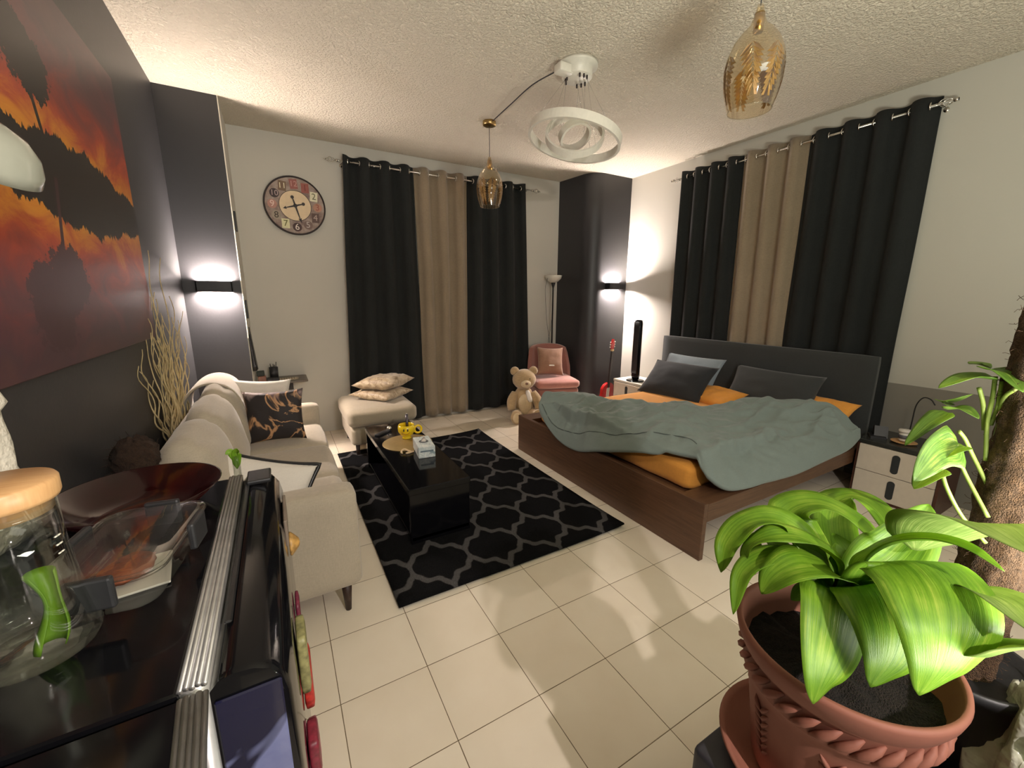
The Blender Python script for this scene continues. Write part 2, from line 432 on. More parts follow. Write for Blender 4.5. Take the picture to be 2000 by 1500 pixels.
def TR(loc, rx=0, ry=0, rz=0, sc=None):
    m = Matrix.Translation(Vector(loc)) @ Matrix.Rotation(rz, 4, 'Z') @ Matrix.Rotation(ry, 4, 'Y') @ Matrix.Rotation(rx, 4, 'X')
    return m
def curve_pts(pts, n=8):
    """catmull-rom through points"""
    P = [Vector(p) for p in pts]; P = [P[0] * 2 - P[1]] + P + [P[-1] * 2 - P[-2]]; out = []
    for i in range(1, len(P) - 2):
        for k in range(n):
            t = k / n; a, b, c, d = P[i - 1], P[i], P[i + 1], P[i + 2]
            out.append(.5 * ((2 * b) + (c - a) * t + (2 * a - 5 * b + 4 * c - d) * t * t + (3 * b - a - 3 * c + d) * t ** 3))
    out.append(P[-2]); return out
def pillow_geo(w, h, t, n=18, wr=.006, seed=0, corner=.10):
    """square cushion in local x (width) z (height) y (thickness)"""
    v = []; f = []
    for sgn in (1, -1):
        for j in range(n + 1):
            for i in range(n + 1):
                u = -1 + 2 * i / n; q = -1 + 2 * j / n
                pin = 1 - corner * (1 - abs(q) ** 2.2) * abs(u) ** 3; pin2 = 1 - corner * (1 - abs(u) ** 2.2) * abs(q) ** 3
                th = (max(0, (1 - u ** 2)) ** .45) * (max(0, 1 - q ** 2) ** .45)
                nn = noise.noise(Vector((u * 2.3 + seed, q * 2.3, sgn))) + .5 * noise.noise(Vector((u * 6 + seed, q * 6, sgn * 2)))
                v.append((u * w / 2 * pin, sgn * (t / 2 * th) + wr * nn * th, q * h / 2 * pin2))
    m = (n + 1) ** 2
    for s_ in (0, 1):
        for j in range(n):
            for i in range(n):
                a = s_ * m + j * (n + 1) + i; f.append((a, a + 1, a + n + 2, a + n + 1))
    return v, f
def merge(o, d=1e-4):
    bm = bmesh.new(); bm.from_mesh(o.data); bmesh.ops.remove_doubles(bm, verts=bm.verts, dist=d); bmesh.ops.recalc_face_normals(bm, faces=bm.faces); bm.to_mesh(o.data); bm.free()
    for p in o.data.polygons: p.use_smooth = True
    return o
def text_mesh(name, s, size, mat, parent, xf, depth=.0015, extra=None):
    cu = bpy.data.curves.new('text', 'FONT'); cu.body = s; cu.size = size; cu.extrude = depth; cu.align_x = 'CENTER'; cu.align_y = 'CENTER'
    tmp = bpy.data.objects.new('text', cu); C.objects.link(tmp)
    bpy.context.view_layer.update()
    me = bpy.data.meshes.new_from_object(tmp.evaluated_get(bpy.context.evaluated_depsgraph_get()))
    bpy.data.objects.remove(tmp); vs = [xf @ p.co for p in me.vertices]; fs = [tuple(p.vertices) for p in me.polygons]
    bpy.data.meshes.remove(me)
    return mk(name, vs, fs, mat, parent, smooth=False)
def P3(u, v, r):
    """world point seen at photo position (u, v) at distance r from the camera"""
    d = RM @ Vector(((u - 1000) / FPX, -(v - 750) / FPX, -1)); return CAM + d.normalized() * r
def PZ(u, v, z):
    d = RM @ Vector(((u - 1000) / FPX, -(v - 750) / FPX, -1)); return CAM + d * ((z - CAM.z) / d.z)

# ------------------------------------------------------------------ room shell
XL, XR, YB, YN, ZC = -0.69, 4.11, 3.10, -3.3, 2.985
YF = 2.49                                     # front plane of the two columns
B().box(XL - .1, XR + .1, YN, YB + .1, -.1, 0).make('floor', 'floor', kind='structure', smooth=False)
B().box(XL - .1, XR + .1, YN, YB + .1, ZC, ZC + .1).make('ceiling', 'ceiling', kind='structure', smooth=False)
B().box(XL - .1, XL, YN, YB + .1, 0, ZC).make('wall_left', 'dark_wall', kind='structure', smooth=False)
B().box(XR, XR + .1, YN, YB + .1, 0, ZC).make('wall_right', 'wall', kind='structure', smooth=False)
B().box(XL, XR, YB, YB + .1, 0, ZC).make('wall_back', 'wall', kind='structure', smooth=False)
b = B().box(XR - .006, XR, -3.2, -.25, 0, .83)  # thin band on the right wall, darker grey than the wall above
b.make('lower_wall_band', 'grey_wall', kind='structure', smooth=False)
# left column (dark front, pale strip on its outer corner, wall coloured side)
colx = -0.295
b = B().box(XL, colx - .004, YF, YB, 0, ZC); b.make('wall_column_left', 'dark_wall', kind='structure', smooth=False)
B().box(colx - .004, colx, YF + .004, YB, 0, ZC).make('trim_2', 'wall', kind='structure', smooth=False)
B().box(colx - .002, colx + .003, YF - .002, YF + .045, 1.12, ZC).make('trim_3', 'white_trim', kind='structure', smooth=False)
# right column with a softly rounded free corner
poly = [(XR, YB), (3.40, YB)]; r = .21; cx, cy = 3.45 + r, YF + r
for i in range(13):
    a = PI + PI / 2 * i / 12; poly.append((cx + r * math.cos(a), cy + r * math.sin(a)))
poly.append((XR, YF))
o = B().prism(poly, 0, ZC).make('wall_column_right', 'dark_wall', kind='structure', smooth=False)
for p in o.data.polygons:
    if abs(p.normal.z) < .5 : p.use_smooth = True
o.data.set_sharp_from_angle(angle=math.radians(30))

# ------------------------------------------------------------------ wall lamps
def sconce(x, y, z, w, label, led):
    t = root('wall_lamp', label, 'lamp', (x, y, z), 'up and down wall lamps')
    d = .085; h = .085
    bb = B()
    bb.box(x - w / 2, x + w / 2, y - d, y - d + .006, z - h / 2, z + h / 2)
    bb.box(x - w / 2, x - w / 2 + .006, y - d, y, z - h / 2, z + h / 2); bb.box(x + w / 2 - .006, x + w / 2, y - d, y, z - h / 2, z + h / 2)
    bb.box(x - w / 2, x + w / 2, y - .004, y, z - h / 2, z + h / 2)
    bb.make('housing', 'black_satin', t, smooth=False)
    for s in (1, -1):
        B().box(x - w / 2 + .012, x + w / 2 - .012, y - d + .012, y - .008, z + s * .026 - .002, z + s * .026 + .002).make('light_panel', led, t, smooth=False)
sconce(-.475, YF, 1.55, .24, 'black up-and-down wall lamp glowing on the dark left column, above the curly twigs', 'led')
sconce(3.86, YF, 1.625, .24, 'black up-and-down wall lamp glowing on the dark corner column, above the red guitar', 'led2')

# ------------------------------------------------------------------ curtains and rods
def curtain(name, a, b_, along, z0, z1, n, amp, mat, label, cat, phase=0.0, b0=None, b1=None, group=None, seed=1, fall=None):
    """along(t, off, z)->world; a..b position of edges at top, b0..b1 at bottom"""
    NX = int(n * 22); NZ = 26; v = []; f = []
    b0 = a if b0 is None else b0; b1 = b_ if b1 is None else b1
    for j in range(NZ + 1):
        q = j / NZ; z = z1 + (z0 - z1) * q
        for i in range(NX + 1):
            t = i / NX
            pos = (a + (b_ - a) * t) * (1 - q) + (b0 + (b1 - b0) * t) * q
            ph = phase + 2 * PI * n * t
            w = math.sin(ph); w = math.copysign(abs(w) ** .75, w)
            k = amp * (1 - .15 * q + .25 * q * noise.noise(Vector((t * n * 1.3, q * 1.5, seed))))
            off = k * w + .010 * q * noise.noise(Vector((t * 9, q * 3, seed + 5)))
            lat = .018 * q * noise.noise(Vector((t * 4, q * 2, seed + 9)))
            v.append(along(pos + lat, off, z))
    for j in range(NZ):
        for i in range(NX):
            k = j * (NX + 1) + i; f.append((k, k + 1, k + NX + 2, k + NX + 1))
    t = root(name, label, cat, along((a + b_) / 2, 0, z0), group)
    o = mk('cloth', v, f, mat, t)
    m = o.modifiers.new('thick', 'SOLIDIFY'); m.thickness = .004; m.offset = 0
    return t
def grommets(t, a, b_, n, phase, along, z, r=.024):
    k0 = math.ceil(phase / PI + .01)
    k = k0
    while (k * PI - phase) / (2 * PI * n) < 1.0:
        s = (k * PI - phase) / (2 * PI * n)
        sgn = 1 if k % 2 == 0 else -1
        pos = a + (b_ - a) * s
        pts = []
        for i in range(20):
            an = 2 * PI * i / 20
            o1 = math.cos(an) * r
            pts.append(along(pos + sgn * o1 * .25, o1, z + math.sin(an) * r))
        B().tube(pts, .0055, 6, closed=True).make('eyelet_ring', 'chrome', t)
        k += 1
def rod(along, a, b_, z, label, brs):
    t = root('curtain_rod', label, 'curtain rod', along((a + b_) / 2, 0, z))
    B().tube([along(a, 0, z), along(b_, 0, z)], .0095, 12).make('pole', 'chrome', t)
    for e, s in ((a, -1), (b_, 1)):
        bb = B(); bb.tube([along(e, 0, z), along(e + s * .02, 0, z)], .014, 12)
        for q in range(4):                       # twisted cage finial
            pts = []
            for i in range(13):
                k = i / 12; rr = .022 * math.sin(PI * k) + .003; an = q * PI / 2 + k * PI
                pts.append(along(e + s * (.02 + .09 * k), rr * math.cos(an), z + rr * math.sin(an)))
            bb.tube(pts, .003, 5)
        bb.tube([along(e + s * .11, 0, z), along(e + s * .135, 0, z)], [.006, .001], 6)
        bb.make('finial', 'chrome', t)
    for p in brs:
        bb = B(); bb.tube([along(p, 0, z - .012), along(p, .05, z - .012), along(p, .067, z - .012)], .006, 8)
        bb.tube([along(p, .058, z - .03), along(p, .067, z - .03)], .016, 12)
        bb.make('bracket', 'chrome', t)
backA = lambda p, o, z: (p, 3.033 + o, z)
rod(backA, .62, 2.92, 2.805, 'chrome curtain rod with cage finials on the back wall beside the clock', [.655, 2.84])
for (a, b_, c, d, n, ph, mat, lab, sd) in (
        (.665, 1.395, .55, 1.43, 3.5, -PI / 2, 'black_cloth', 'black eyelet curtain at the left of the back window, behind the stacked satin cushions', 1),
        (1.40, 2.035, 1.43, 2.00, 3.0, PI / 2, 'taupe_cloth', 'taupe eyelet curtain between the black ones on the back wall', 2),
        (2.04, 2.80, 2.00, 2.90, 3.5, PI / 2, 'black_cloth', 'black eyelet curtain at the right of the back window, behind the teddy bear', 3)):
    t = curtain('curtain', a, b_, backA, .03, 2.862, n, .042, mat, lab, 'curtain', ph, c, d, 'curtains on the back wall', sd)
    grommets(t, a, b_, n, ph, backA, 2.805)
rightA = lambda p, o, z: (4.045 + o, p, z)
rod(rightA, 1.80, -.52, 2.79, 'chrome curtain rod with twisted finials on the right wall above the bed', [1.70, -.45])
for (a, b_, c, d, n, ph, mat, lab, sd) in (
        (1.635, .975, 1.62, .93, 3.5, -PI / 2, 'black_cloth', 'black eyelet curtain over the left end of the headboard', 4),
        (.97, .39, .92, .36, 3.0, PI / 2, 'taupe_cloth', 'taupe eyelet curtain hanging above the middle of the headboard', 5),
        (.385, -.43, .38, -.44, 4.0, PI / 2, 'black_cloth', 'widest black eyelet curtain, above the right half of the headboard', 6)):
    t = curtain('curtain', a, b_, rightA, .10, 2.85, n, .040, mat, lab, 'curtain', ph, c, d, 'curtains on the right wall', sd)
    grommets(t, a, b_, n, ph, rightA, 2.79)

# ------------------------------------------------------------------ clock
cx, cz, cr = .205, 2.345, .272
t = root('wall_clock', 'round vintage wall clock with mixed numerals on the pale back wall', 'clock', (cx, YB, cz))
XF = Matrix.Translation((cx, YB - .003, cz)) @ Matrix.Rotation(PI / 2, 4, 'X')     # local xy -> wall, +z -> room
def m_clock():
    q = NT('clock_face_print'); co = q.coord(); x, y, z = q.sep(co)
    n = q.noise(co, 13, 4, .6); n2 = q.noise(co, 35, 3)
    q.set(Base_Color=q.mix(q.math('MULTIPLY', n2, .6), q.ramp(n, [(.35, srgb(118, 96, 92)), (.5, srgb(158, 142, 132)), (.65, srgb(186, 172, 160))]), srgb(128, 106, 98)), Roughness=.6); return q.m
M['clockring'] = m_clock()
M['clockcream'] = plain('clock_cream_centre', srgb(224, 202, 168), .6, var=.06, scale=18)
M['ink'] = plain('dark_brown_ink', srgb(34, 20, 18), .5)
B().lathe([(0, .022), (cr - .012, .022), (cr - .012, 0), (0, 0)], n=64, xf=XF).make('dial', 'clockring', t, smooth=False)
B().lathe([(cr - .014, 0), (cr - .014, .03), (cr - .002, .034), (cr, .028), (cr, 0)], n=64, xf=XF).make('rim', 'ink', t)
B().lathe([(0, .0235), (.138, .0235), (.138, .022)], n=48, xf=XF).make('centre_disc', 'clockcream', t, smooth=False)
B().lathe([(.138, .022), (.138, .025), (.142, .025), (.142, .022)], n=48, xf=XF).make('inner_ring', 'ink', t)
cols = {12: (150, 90, 84), 1: (150, 84, 74), 2: (222, 218, 190), 3: (176, 130, 110), 4: (92, 70, 64), 5: (118, 96, 90), 6: (72, 50, 48), 7: (214, 212, 170), 8: (158, 146, 130), 9: (178, 132, 120), 10: (58, 44, 48), 11: (120, 96, 76)}
tcol = {12: (196, 150, 140), 1: (110, 50, 44), 2: (96, 96, 60), 3: (150, 84, 66), 4: (180, 160, 150), 5: (190, 180, 175), 6: (226, 216, 206), 7: (98, 100, 44), 8: (60, 48, 38), 9: (224, 200, 190), 10: (180, 160, 158), 11: (240, 232, 200)}
for h in range(1, 13):
    a = PI / 2 - h * PI / 6; px, py = .198 * math.cos(a), .198 * math.sin(a)
    pl = plain('numeral_tile_colour', srgb(*cols[h]), .6, var=.08); tm = plain('numeral_colour', srgb(*tcol[h]), .6, var=.05)
    X2 = XF @ Matrix.Translation((px, py, 0))
    if h in (3, 5, 6, 8, 9, 10): B().lathe([(0, .0242), (.041, .0242), (.041, .022)], n=24, xf=X2).make('numeral_tile', pl, t, smooth=False)
    else: B().box(-.034, .034, -.044, .044, .022, .0242, xf=X2 @ Matrix.Rotation(-.1 * (h % 3 - 1), 4, 'Z')).make('numeral_tile', pl, t, smooth=False)
    text_mesh('numeral', str(h), .082 if h < 10 else .07, tm, t, X2 @ Matrix.Translation((0, 0, .0245)), .0012)
def hand(ang, L, tail, name):
    bb = B(); X2 = XF @ Matrix.Translation((0, 0, .028)) @ Matrix.Rotation(ang, 4, 'Z')
    bb.prism([(-tail, -.004), (0, -.0085), (L * .75, -.004), (L * .72, -.015), (L, 0), (L * .72, .015), (L * .75, .004), (0, .0085), (-tail, .004)], 0, .002, xf=X2)
    bb.lathe([(0, .003), (.015, .003), (.015, 0)], c=(-tail, 0, 0), n=16, xf=X2); bb.lathe([(0, .004), (.018, .003), (.018, 0)], n=16, xf=X2)
    bb.make(name, 'ink', t, smooth=False)
hand(PI / 2 - 8.45 * PI / 6, .115, .075, 'hour_hand'); hand(PI / 2 - 27.5 * PI / 30, .165, .08, 'minute_hand')

# ------------------------------------------------------------------ sunset picture on the left wall
pz = 1.70
mk('canvas_picture', *(lambda q: (q.v, q.f))(B().box(XL, XL + .03, -1.05, 1.27, 1.25, 2.53, .004, 1)), 'picture', smooth=False, origin=(XL, 0, 1.86),
   label='large frameless sunset print with trees mirrored in water, on the dark left wall', cat='picture')

# ------------------------------------------------------------------ pendants and ring chandelier
def pendant(x, y, ztop, zb, label, cord_from=None):
    t = root('pendant_lamp', label, 'lamp', (x, y, ZC), 'glass goblet pendant lamps')
    B().lathe([(0, 0), (.058, 0), (.058, -.03), (.05, -.034), (0, -.034)], (x, y, ZC), 32).make('ceiling_rose', 'brass', t)
    B().tube([(x, y, ZC - .034), (x, y, ztop)], .0028, 6).make('cord', 'black_plastic', t)
    H = ztop - zb
    prof = [(.012, 0), (.016, -.02), (.024, -.05), (.034, -.075), (.062, -.10), (.092, -.14), (.112, -.19), (.118, -.24), (.114, -.30), (.103, -.35), (.088, -.40)]
    k = H / .40; prof = [(r, z * k) for r, z in prof]
    B().lathe(prof, (x, y, ztop), 48).make('glass_shade', 'amber_glass', t)
    B().tube([(x + .088 * math.cos(i / 24 * 2 * PI), y + .088 * math.sin(i / 24 * 2 * PI), zb) for i in range(24)], .0022, 6, closed=True).make('rim', 'clear_glass', t)
    bb = B().lathe([(.0, .0), (.02, 0), (.02, -.07), (.0, -.07)], (x, y, ztop - .03), 20); bb.make('lamp_holder', 'brass', t)
    def rad(z):
        for (r0, z0), (r1, z1) in zip(prof, prof[1:]):
            if z1 <= z <= z0: return r0 + (r1 - r0) * (z - z0) / (z1 - z0)
        return prof[-1][0]
    rnd = random.Random(3)
    fr = B()
    for s in range(8):                       # gilded fern fronds printed on the glass
        a0 = s * 2 * PI / 7; lean = (rnd.random() - .5) * .5
        z0 = (-.16 - .03 * rnd.random()) * k; z1 = (-.33 - .02 * rnd.random()) * k
        def pt(q, side=0.0):
            z = z0 + (z1 - z0) * q; a = a0 + lean * q
            return a, z
        for i in range(9):
            q = .02 + i / 9; a, z = pt(q)
            for sd in (-1, 1):
                L = .40 * (1 - .55 * q); zz = -.045 * k
                quad = []
                for (da, dz) in ((0, 0), (sd * L * .5, zz * .25 - .004), (sd * L, zz), (sd * L * .45, zz * .55 - .020 * k)):
                    az = a + da; zp = max(z + dz, prof[-1][1] * .97); r = rad(zp) + .0012
                    quad.append((x + r * math.cos(az), y + r * math.sin(az), ztop + zp))
                fr.add(quad, [(0, 1, 2, 3)])
    fr.make('gilded_fronds', 'gold_film', t, smooth=False)
    return t
pendant(1.73, 1.86, 2.70, 2.285, 'small-looking glass goblet pendant lamp hanging before the taupe back curtain')
pendant(1.86, -.46, 2.70, 2.295, 'large-looking glass goblet pendant lamp near the camera, top right, with gold fronds')
t = root('ring_chandelier', 'white three-ring chandelier with switched-off bands hanging from a round ceiling canopy', 'chandelier', (1.85, .80, ZC))
CX, CY = 1.835, .765
B().lathe([(0, 0), (.135, 0), (.135, -.018), (.10, -.022), (.10, -.075), (.095, -.08), (0, -.08)], (CX, CY, ZC), 48).make('canopy', 'white_plastic', t)
B().box(CX - .17, CX - .06, CY - .05, CY + .03, ZC - .085, ZC - .03, .01, 3).make('driver_box', 'white_plastic', t)
def ring(name, c, R, h, w, tiltx, tilty, wires):
    xf = Matrix.Translation(c) @ Matrix.Rotation(tiltx, 4, 'X') @ Matrix.Rotation(tilty, 4, 'Y')
    B().lathe([(R, -h / 2), (R, h / 2), (R - w, h / 2), (R - w, -h / 2), (R, -h / 2)], n=72, xf=xf).make(name, 'white_plastic', t, smooth=False)
    bb = B(); hk = B()
    for i, an in enumerate(wires):
        top = Vector((CX + .075 * math.cos(an), CY + .075 * math.sin(an), ZC - .08)); bot = xf @ Vector(((R - w / 2) * math.cos(an), (R - w / 2) * math.sin(an), h / 2))
        bb.tube([top, bot], .0011, 5)
        hk.tube([top + Vector((0, 0, .004)), top - Vector((0, 0, .022))], .006, 8)
    bb.make('suspension_wire', 'chrome', t); hk.make('cable_gland', 'ink', t)
ring('outer_ring', (1.85, .79, 2.555), .322, .058, .018, .02, .20, (.5, 2.6, 4.7))
ring('middle_ring', (1.85, .79, 2.575), .202, .05, .015, .85, -.45, (.9, 3.0, 5.1))
ring('inner_ring', (1.85, .79, 2.575), .110, .055, .014, -.60, .0, (.1, 2.2, 4.3))
# flex from the canopy to the small pendant
cp = curve_pts([(CX - .13, CY + .01, ZC - .05), (CX - .16, CY + .3, ZC - .035), (CX - .14, CY + .65, ZC - .03), (1.735, 1.80, ZC - .012)], 8)
B().tube(cp, .004, 6).make('power_cord', 'black_plastic', origin=(CX, CY, ZC), label='thin dark flex running along the ceiling between chandelier and small pendant', cat='cord')

# ------------------------------------------------------------------ rug
v = []; f = []; NX, NY = 40, 60
for j in range(NY + 1):
    for i in range(NX + 1):
        x = .31 + 1.47 * i / NX; y = .03 + 2.24 * j / NY
        z = .012 + .0015 * noise.noise(Vector((x * 5, y * 5, 0)))
        e = ((i / NX) ** 12) * ((j / NY) ** 12); z += .018 * e           # lifted far corner
        e2 = ((i / NX) ** 10) * ((1 - j / NY) ** 14); z += .014 * e2
        v.append((x, y, z))
n0 = len(v)
for j in range(NY):
    for i in range(NX):
        k = j * (NX + 1) + i; f.append((k, k + 1, k + NX + 2, k + NX + 1))
o = mk('area_rug', v, f, 'rug', label='black rug with grey trellis pattern on the cream tiles, under the coffee table', cat='rug')
md = o.modifiers.new('thick', 'SOLIDIFY'); md.thickness = .010; md.offset = -1

# ------------------------------------------------------------------ sofa
t = root('sofa', 'beige fabric three-seat sofa along the dark left wall', 'sofa', (-.22, 1.05, 0))
fb = 'sofa'
B().rbox(-.62, .14, .14, 2.02, .15, .33, .03, 10).make('base_frame', fb, t)
B().rbox(-.60, -.48, .12, 2.05, .15, .80, .05, 10).make('back_frame', fb, t)
B().rbox(-.62, .17, .10, .25, .15, .63, .035, 12, (0, .008, .01)).make('armrest', fb, t)
B().rbox(-.62, .17, 1.92, 2.06, .15, .60, .035, 12, (0, .008, .01)).make('armrest', fb, t)
for k, (a, c) in enumerate(((.255, .77), (.775, 1.345), (1.35, 1.915))):
    B().rbox(-.45, .17, a, c, .31, .455, .045, 12, (.01, .004, .012), .003, k).make('seat_cushion', fb, t)
    xf = TR((-.42, (a + c) / 2, .66), 0, -.22, 0)
    B().rbox(-.085, .085, -(c - a) / 2, (c - a) / 2, -.22, .225 + .01 * (k == 2), .08, 14, (.035, .0, .03), .010, k * 3 + 1, xf).make('back_cushion', fb, t)
for (x, y) in ((.10, .16), (.10, 1.98), (-.57, .16), (-.57, 1.98)):
    B().lathe([(0, 0), (.013, 0), (.025, .155), (0, .155)], (x, y, 0), 16).make('leg', 'dark_leg', t)
# folded cloth over the far back cushion
def drape():
    v = []; f = []; n = 20; m = 12
    pr = [(-.66, .66), (-.665, .76), (-.63, .85), (-.56, .915), (-.47, .935), (-.38, .90), (-.325, .82), (-.30, .70), (-.29, .60)]
    for j in range(m + 1):
        y = 1.50 + .42 * j / m
        for i, (x, z) in enumerate(pr):
            w = .008 * noise.noise(Vector((i * .8, y * 6, 2))); v.append((x + w, y + .03 * (i / 8) * math.sin(j / m * 3), z + w))
    k = len(pr)
    for j in range(m):
        for i in range(k - 1):
            a = j * k + i; f.append((a, a + 1, a + k + 1, a + k))
    return v, f
v, f = drape()
o = mk('throw_blanket', v, f, 'sofa', origin=(-.47, 1.7, .93), label='beige throw folded over the far back cushion of the sofa', cat='blanket')
md = o.modifiers.new('thick', 'SOLIDIFY'); md.thickness = .018; md = o.modifiers.new('sub', 'SUBSURF'); md.levels = 1; md.render_levels = 2

def cushion(name, loc, w, h, th, rx, ry, rz, mat, label, cat='cushion', group=None, seed=1, wr=.008, piping=None, corner=.1, tag=None):
    v, f = pillow_geo(w, h, th, 20, wr, seed, corner); xf = TR(loc, rx, ry, rz)
    if piping is None and tag is None:
        o = mk(name, [xf @ Vector(p) for p in v], f, mat, origin=loc, label=label, cat=cat, group=group); merge(o, 2e-4); return o
    t = root(name, label, cat, loc, group)
    merge(mk('cover', [xf @ Vector(p) for p in v], f, mat, t), 2e-4)
    if piping:
        pts = []
        for k in range(80):
            s = k / 80 * 4; sd = int(s); q = -1 + 2 * (s - sd)
            u, g = ((q, -1), (1, q), (-q, 1), (-1, -q))[sd]
            pin = 1 - corner * (1 - abs(g) ** 2.2) * abs(u) ** 3; pin2 = 1 - corner * (1 - abs(u) ** 2.2) * abs(g) ** 3
            pts.append(xf @ Vector((u * w / 2 * pin, 0, g * h / 2 * pin2)))
        B().tube(pts, .011, 6, closed=True).make('piping', piping, t)
    if tag:
        B().box(-.035, .035, -th / 2 - .004, -th / 2 + .002, -.07, -.055, .003, 1, xf).make('tag', tag, t, smooth=False)
    return t
cushion('sofa_cushion', (-.14, 1.47, .665), .37, .36, .13, -.20, 0, -.12, 'marble', 'black marble-print cushion with gold veins standing at the far end of the sofa', seed=3)
cushion('sofa_cushion', (-.23, 1.70, .70), .40, .38, .12, -.15, .06, -.2, 'white_cloth', 'white cushion peeking out behind the black marble-print cushion', seed=5)
cushion('sofa_cushion', (-.235, .36, .565), .46, .40, .14, -.55, .25, -.30, 'white_cloth', 'white cushion with black edging leaning at the near end of the sofa', seed=8, piping='black_satin')

# ------------------------------------------------------------------ pouf with two satin cushions
t = root('pouf', 'low taupe upholstered pouf with a thick top pad in front of the black curtain', 'pouf', (.72, 2.45, 0))
B().rbox(.43, 1.02, 2.10, 2.80, .12, .285, .03, 10, (.004, .004, 0)).make('base', 'pouf', t)
B().rbox(.41, 1.04, 2.08, 2.82, .295, .455, .05, 12, (.01, .01, .012)).make('top_pad', 'pouf', t)
for (x, y) in ((.48, 2.15), (.97, 2.15), (.48, 2.75), (.97, 2.75)):
    B().lathe([(0, 0), (.014, 0), (.02, .125), (0, .125)], (x, y, 0), 12).make('leg', 'dark_leg', t)
cushion('satin_cushion', (.80, 2.50, .515), .46, .46, .12, PI / 2 + .03, 0, .75, 'crush', 'crushed beige satin cushion lying on the pouf, lower of the two', group=None, seed=11, wr=.02, corner=.14)
cushion('satin_cushion', (.83, 2.50, .625), .46, .46, .15, PI / 2 - .06, .03, .85, 'crush', 'crushed beige satin cushion on the pouf, topmost of the two', seed=14, wr=.024, corner=.14)

# ------------------------------------------------------------------ coffee table and what is on it
t = root('coffee_table', 'low glossy black coffee table with open shelf standing on the trellis rug', 'table', (.69, 1.16, .012))
x0, x1, y0, y1 = .50, .89, .48, 1.83
B().box(x0, x1, y0, y1, .34, .38, .004, 2).make('tabletop', 'black_gloss', t, smooth=False)
B().box(x0 + .01, x1 - .01, y0 + .01, y1 - .01, .04, .065, .003, 1).make('shelf', 'black_gloss', t, smooth=False)
for (a, c) in ((y0 + .01, y0 + .04), (y1 - .04, y1 - .01)):
    B().box(x0 + .005, x1 - .005, a, c, .013, .34, .002, 1).make('end_panel', 'black_gloss', t, smooth=False)
B().box(x0 + .14, x1 - .05, y0 + .5, y0 + .53, .065, .34, .002, 1).make('divider', 'black_gloss', t, smooth=False)
B().box(x1 - .02, x1 - .006, y0 + .04, y1 - .04, .065, .34).make('rear_panel', 'black_gloss', t, smooth=False)
zt = .38
mk('placemat', *(lambda q: (q.v, q.f))(B().lathe([(0, 0), (.182, 0), (.186, .003), (.182, .006), (0, .006)], (.715, 1.27, zt), 56)), 'amber_plate', origin=(.715, 1.27, zt), label='round gold placemat under the yellow mug on the coffee table', cat='placemat')
mx, my, mz = .735, 1.36, zt + .007
t = root('mug', 'yellow smiley face mug on the round gold placemat', 'mug', (mx, my, mz))
B().lathe([(0, .004), (.034, 0), (.036, .008), (.027, .016), (.05, .035), (.064, .06), (.066, .085), (.060, .112), (.056, .112), (.061, .085), (.058, .06), (.045, .038), (0, .024)], (mx, my, mz), 40).make('cup_body', 'yellow', t)
fd = (CAM - Vector((mx, my, CAM.z))); fa = math.atan2(fd.y, fd.x)
B().tube([(mx + (.06 + .03 + .028 * math.cos(a)) * math.cos(fa + 1.75), my + (.06 + .03 + .028 * math.cos(a)) * math.sin(fa + 1.75), mz + .062 + .03 * math.sin(a)) for a in [2 * PI * i / 20 for i in range(20)]], .0085, 8, closed=True).make('handle', 'yellow', t)
def onmug(da, z, out=.0015):
    prof = [(.05, .035), (.064, .06), (.066, .085), (.060, .112)]
    r = .066
    for (r0, z0), (r1, z1) in zip(prof, prof[1:]):
        if z0 <= z <= z1: r = r0 + (r1 - r0) * (z - z0) / (z1 - z0)
    a = fa + da; return (mx + (r + out) * math.cos(a), my + (r + out) * math.sin(a), mz + z)
for da in (-.30, .14):
    B().tube([onmug(da, .092), onmug(da, .074)], .0045, 8).make('painted_eye', 'ink', t)
B().tube([onmug(-.08 + (i / 10 - .5) * 1.0, .048 + .016 * (2 * (i / 10 - .5)) ** 2) for i in range(11)], .0022, 6).make('painted_smile', plain('orange_brown_glaze', srgb(176, 110, 20), .3), t)
t = root('metal_stick', 'dark metallic stick standing upright in the yellow mug', 'pen', (mx + .012, my + .01, mz + .03))
t['category'] = 'stick'; t['label'] = 'dark metallic stick standing upright inside the yellow mug'; t.name = 'metal_stick'
B().tube([(mx + .008, my + .008, mz + .03), (mx + .012, my + .016, mz + .19)], .011, 14).make('tube', plain('gunmetal', (.10, .09, .11), .25, .8), t)
B().tube([(mx + .012, my + .016, mz + .188), (mx + .0122, my + .0165, mz + .197)], .009, 14).make('end_cap', 'chrome', t)
tx, ty = .765, 1.02
t = root('tissue_box', 'pale blue and white tissue box on the black coffee table', 'tissue box', (tx, ty, zt))
def m_tissue():
    q = NT('tissue_box_print'); n = q.noise(q.coord(), 22, 4, .6, .8)
    q.set(Base_Color=q.ramp(n, [(.42, srgb(226, 230, 226)), (.5, srgb(190, 204, 204)), (.56, srgb(228, 232, 228)), (.66, srgb(140, 160, 166))]), Roughness=.5); return q.m
XT = TR((tx, ty, zt), 0, 0, -.12)
B().box(-.058, .058, -.115, .115, 0, .082, .003, 1, XT).make('carton', m_tissue(), t, smooth=False)
B().lathe([(0, .0832), (.034, .0832), (.034, .082)], n=28, xf=XT).make('opening', plain('grey_opening', srgb(96, 100, 104), .6), t, smooth=False)
B().add([(-.02, 0, .083), (.02, .005, .083), (.004, .004, .125), (-.008, .02, .083), (.01, -.015, .083)], [(0, 1, 2), (1, 3, 2), (3, 0, 2), (0, 4, 2), (4, 1, 2)], XT).make('tissue', 'white_cloth', t)
B().box(-.045, .045, -.1165, -.115, .045, .055, xf=XT).make('printed_band', plain('grey_blue_print', srgb(112, 128, 138), .5), t, smooth=False)
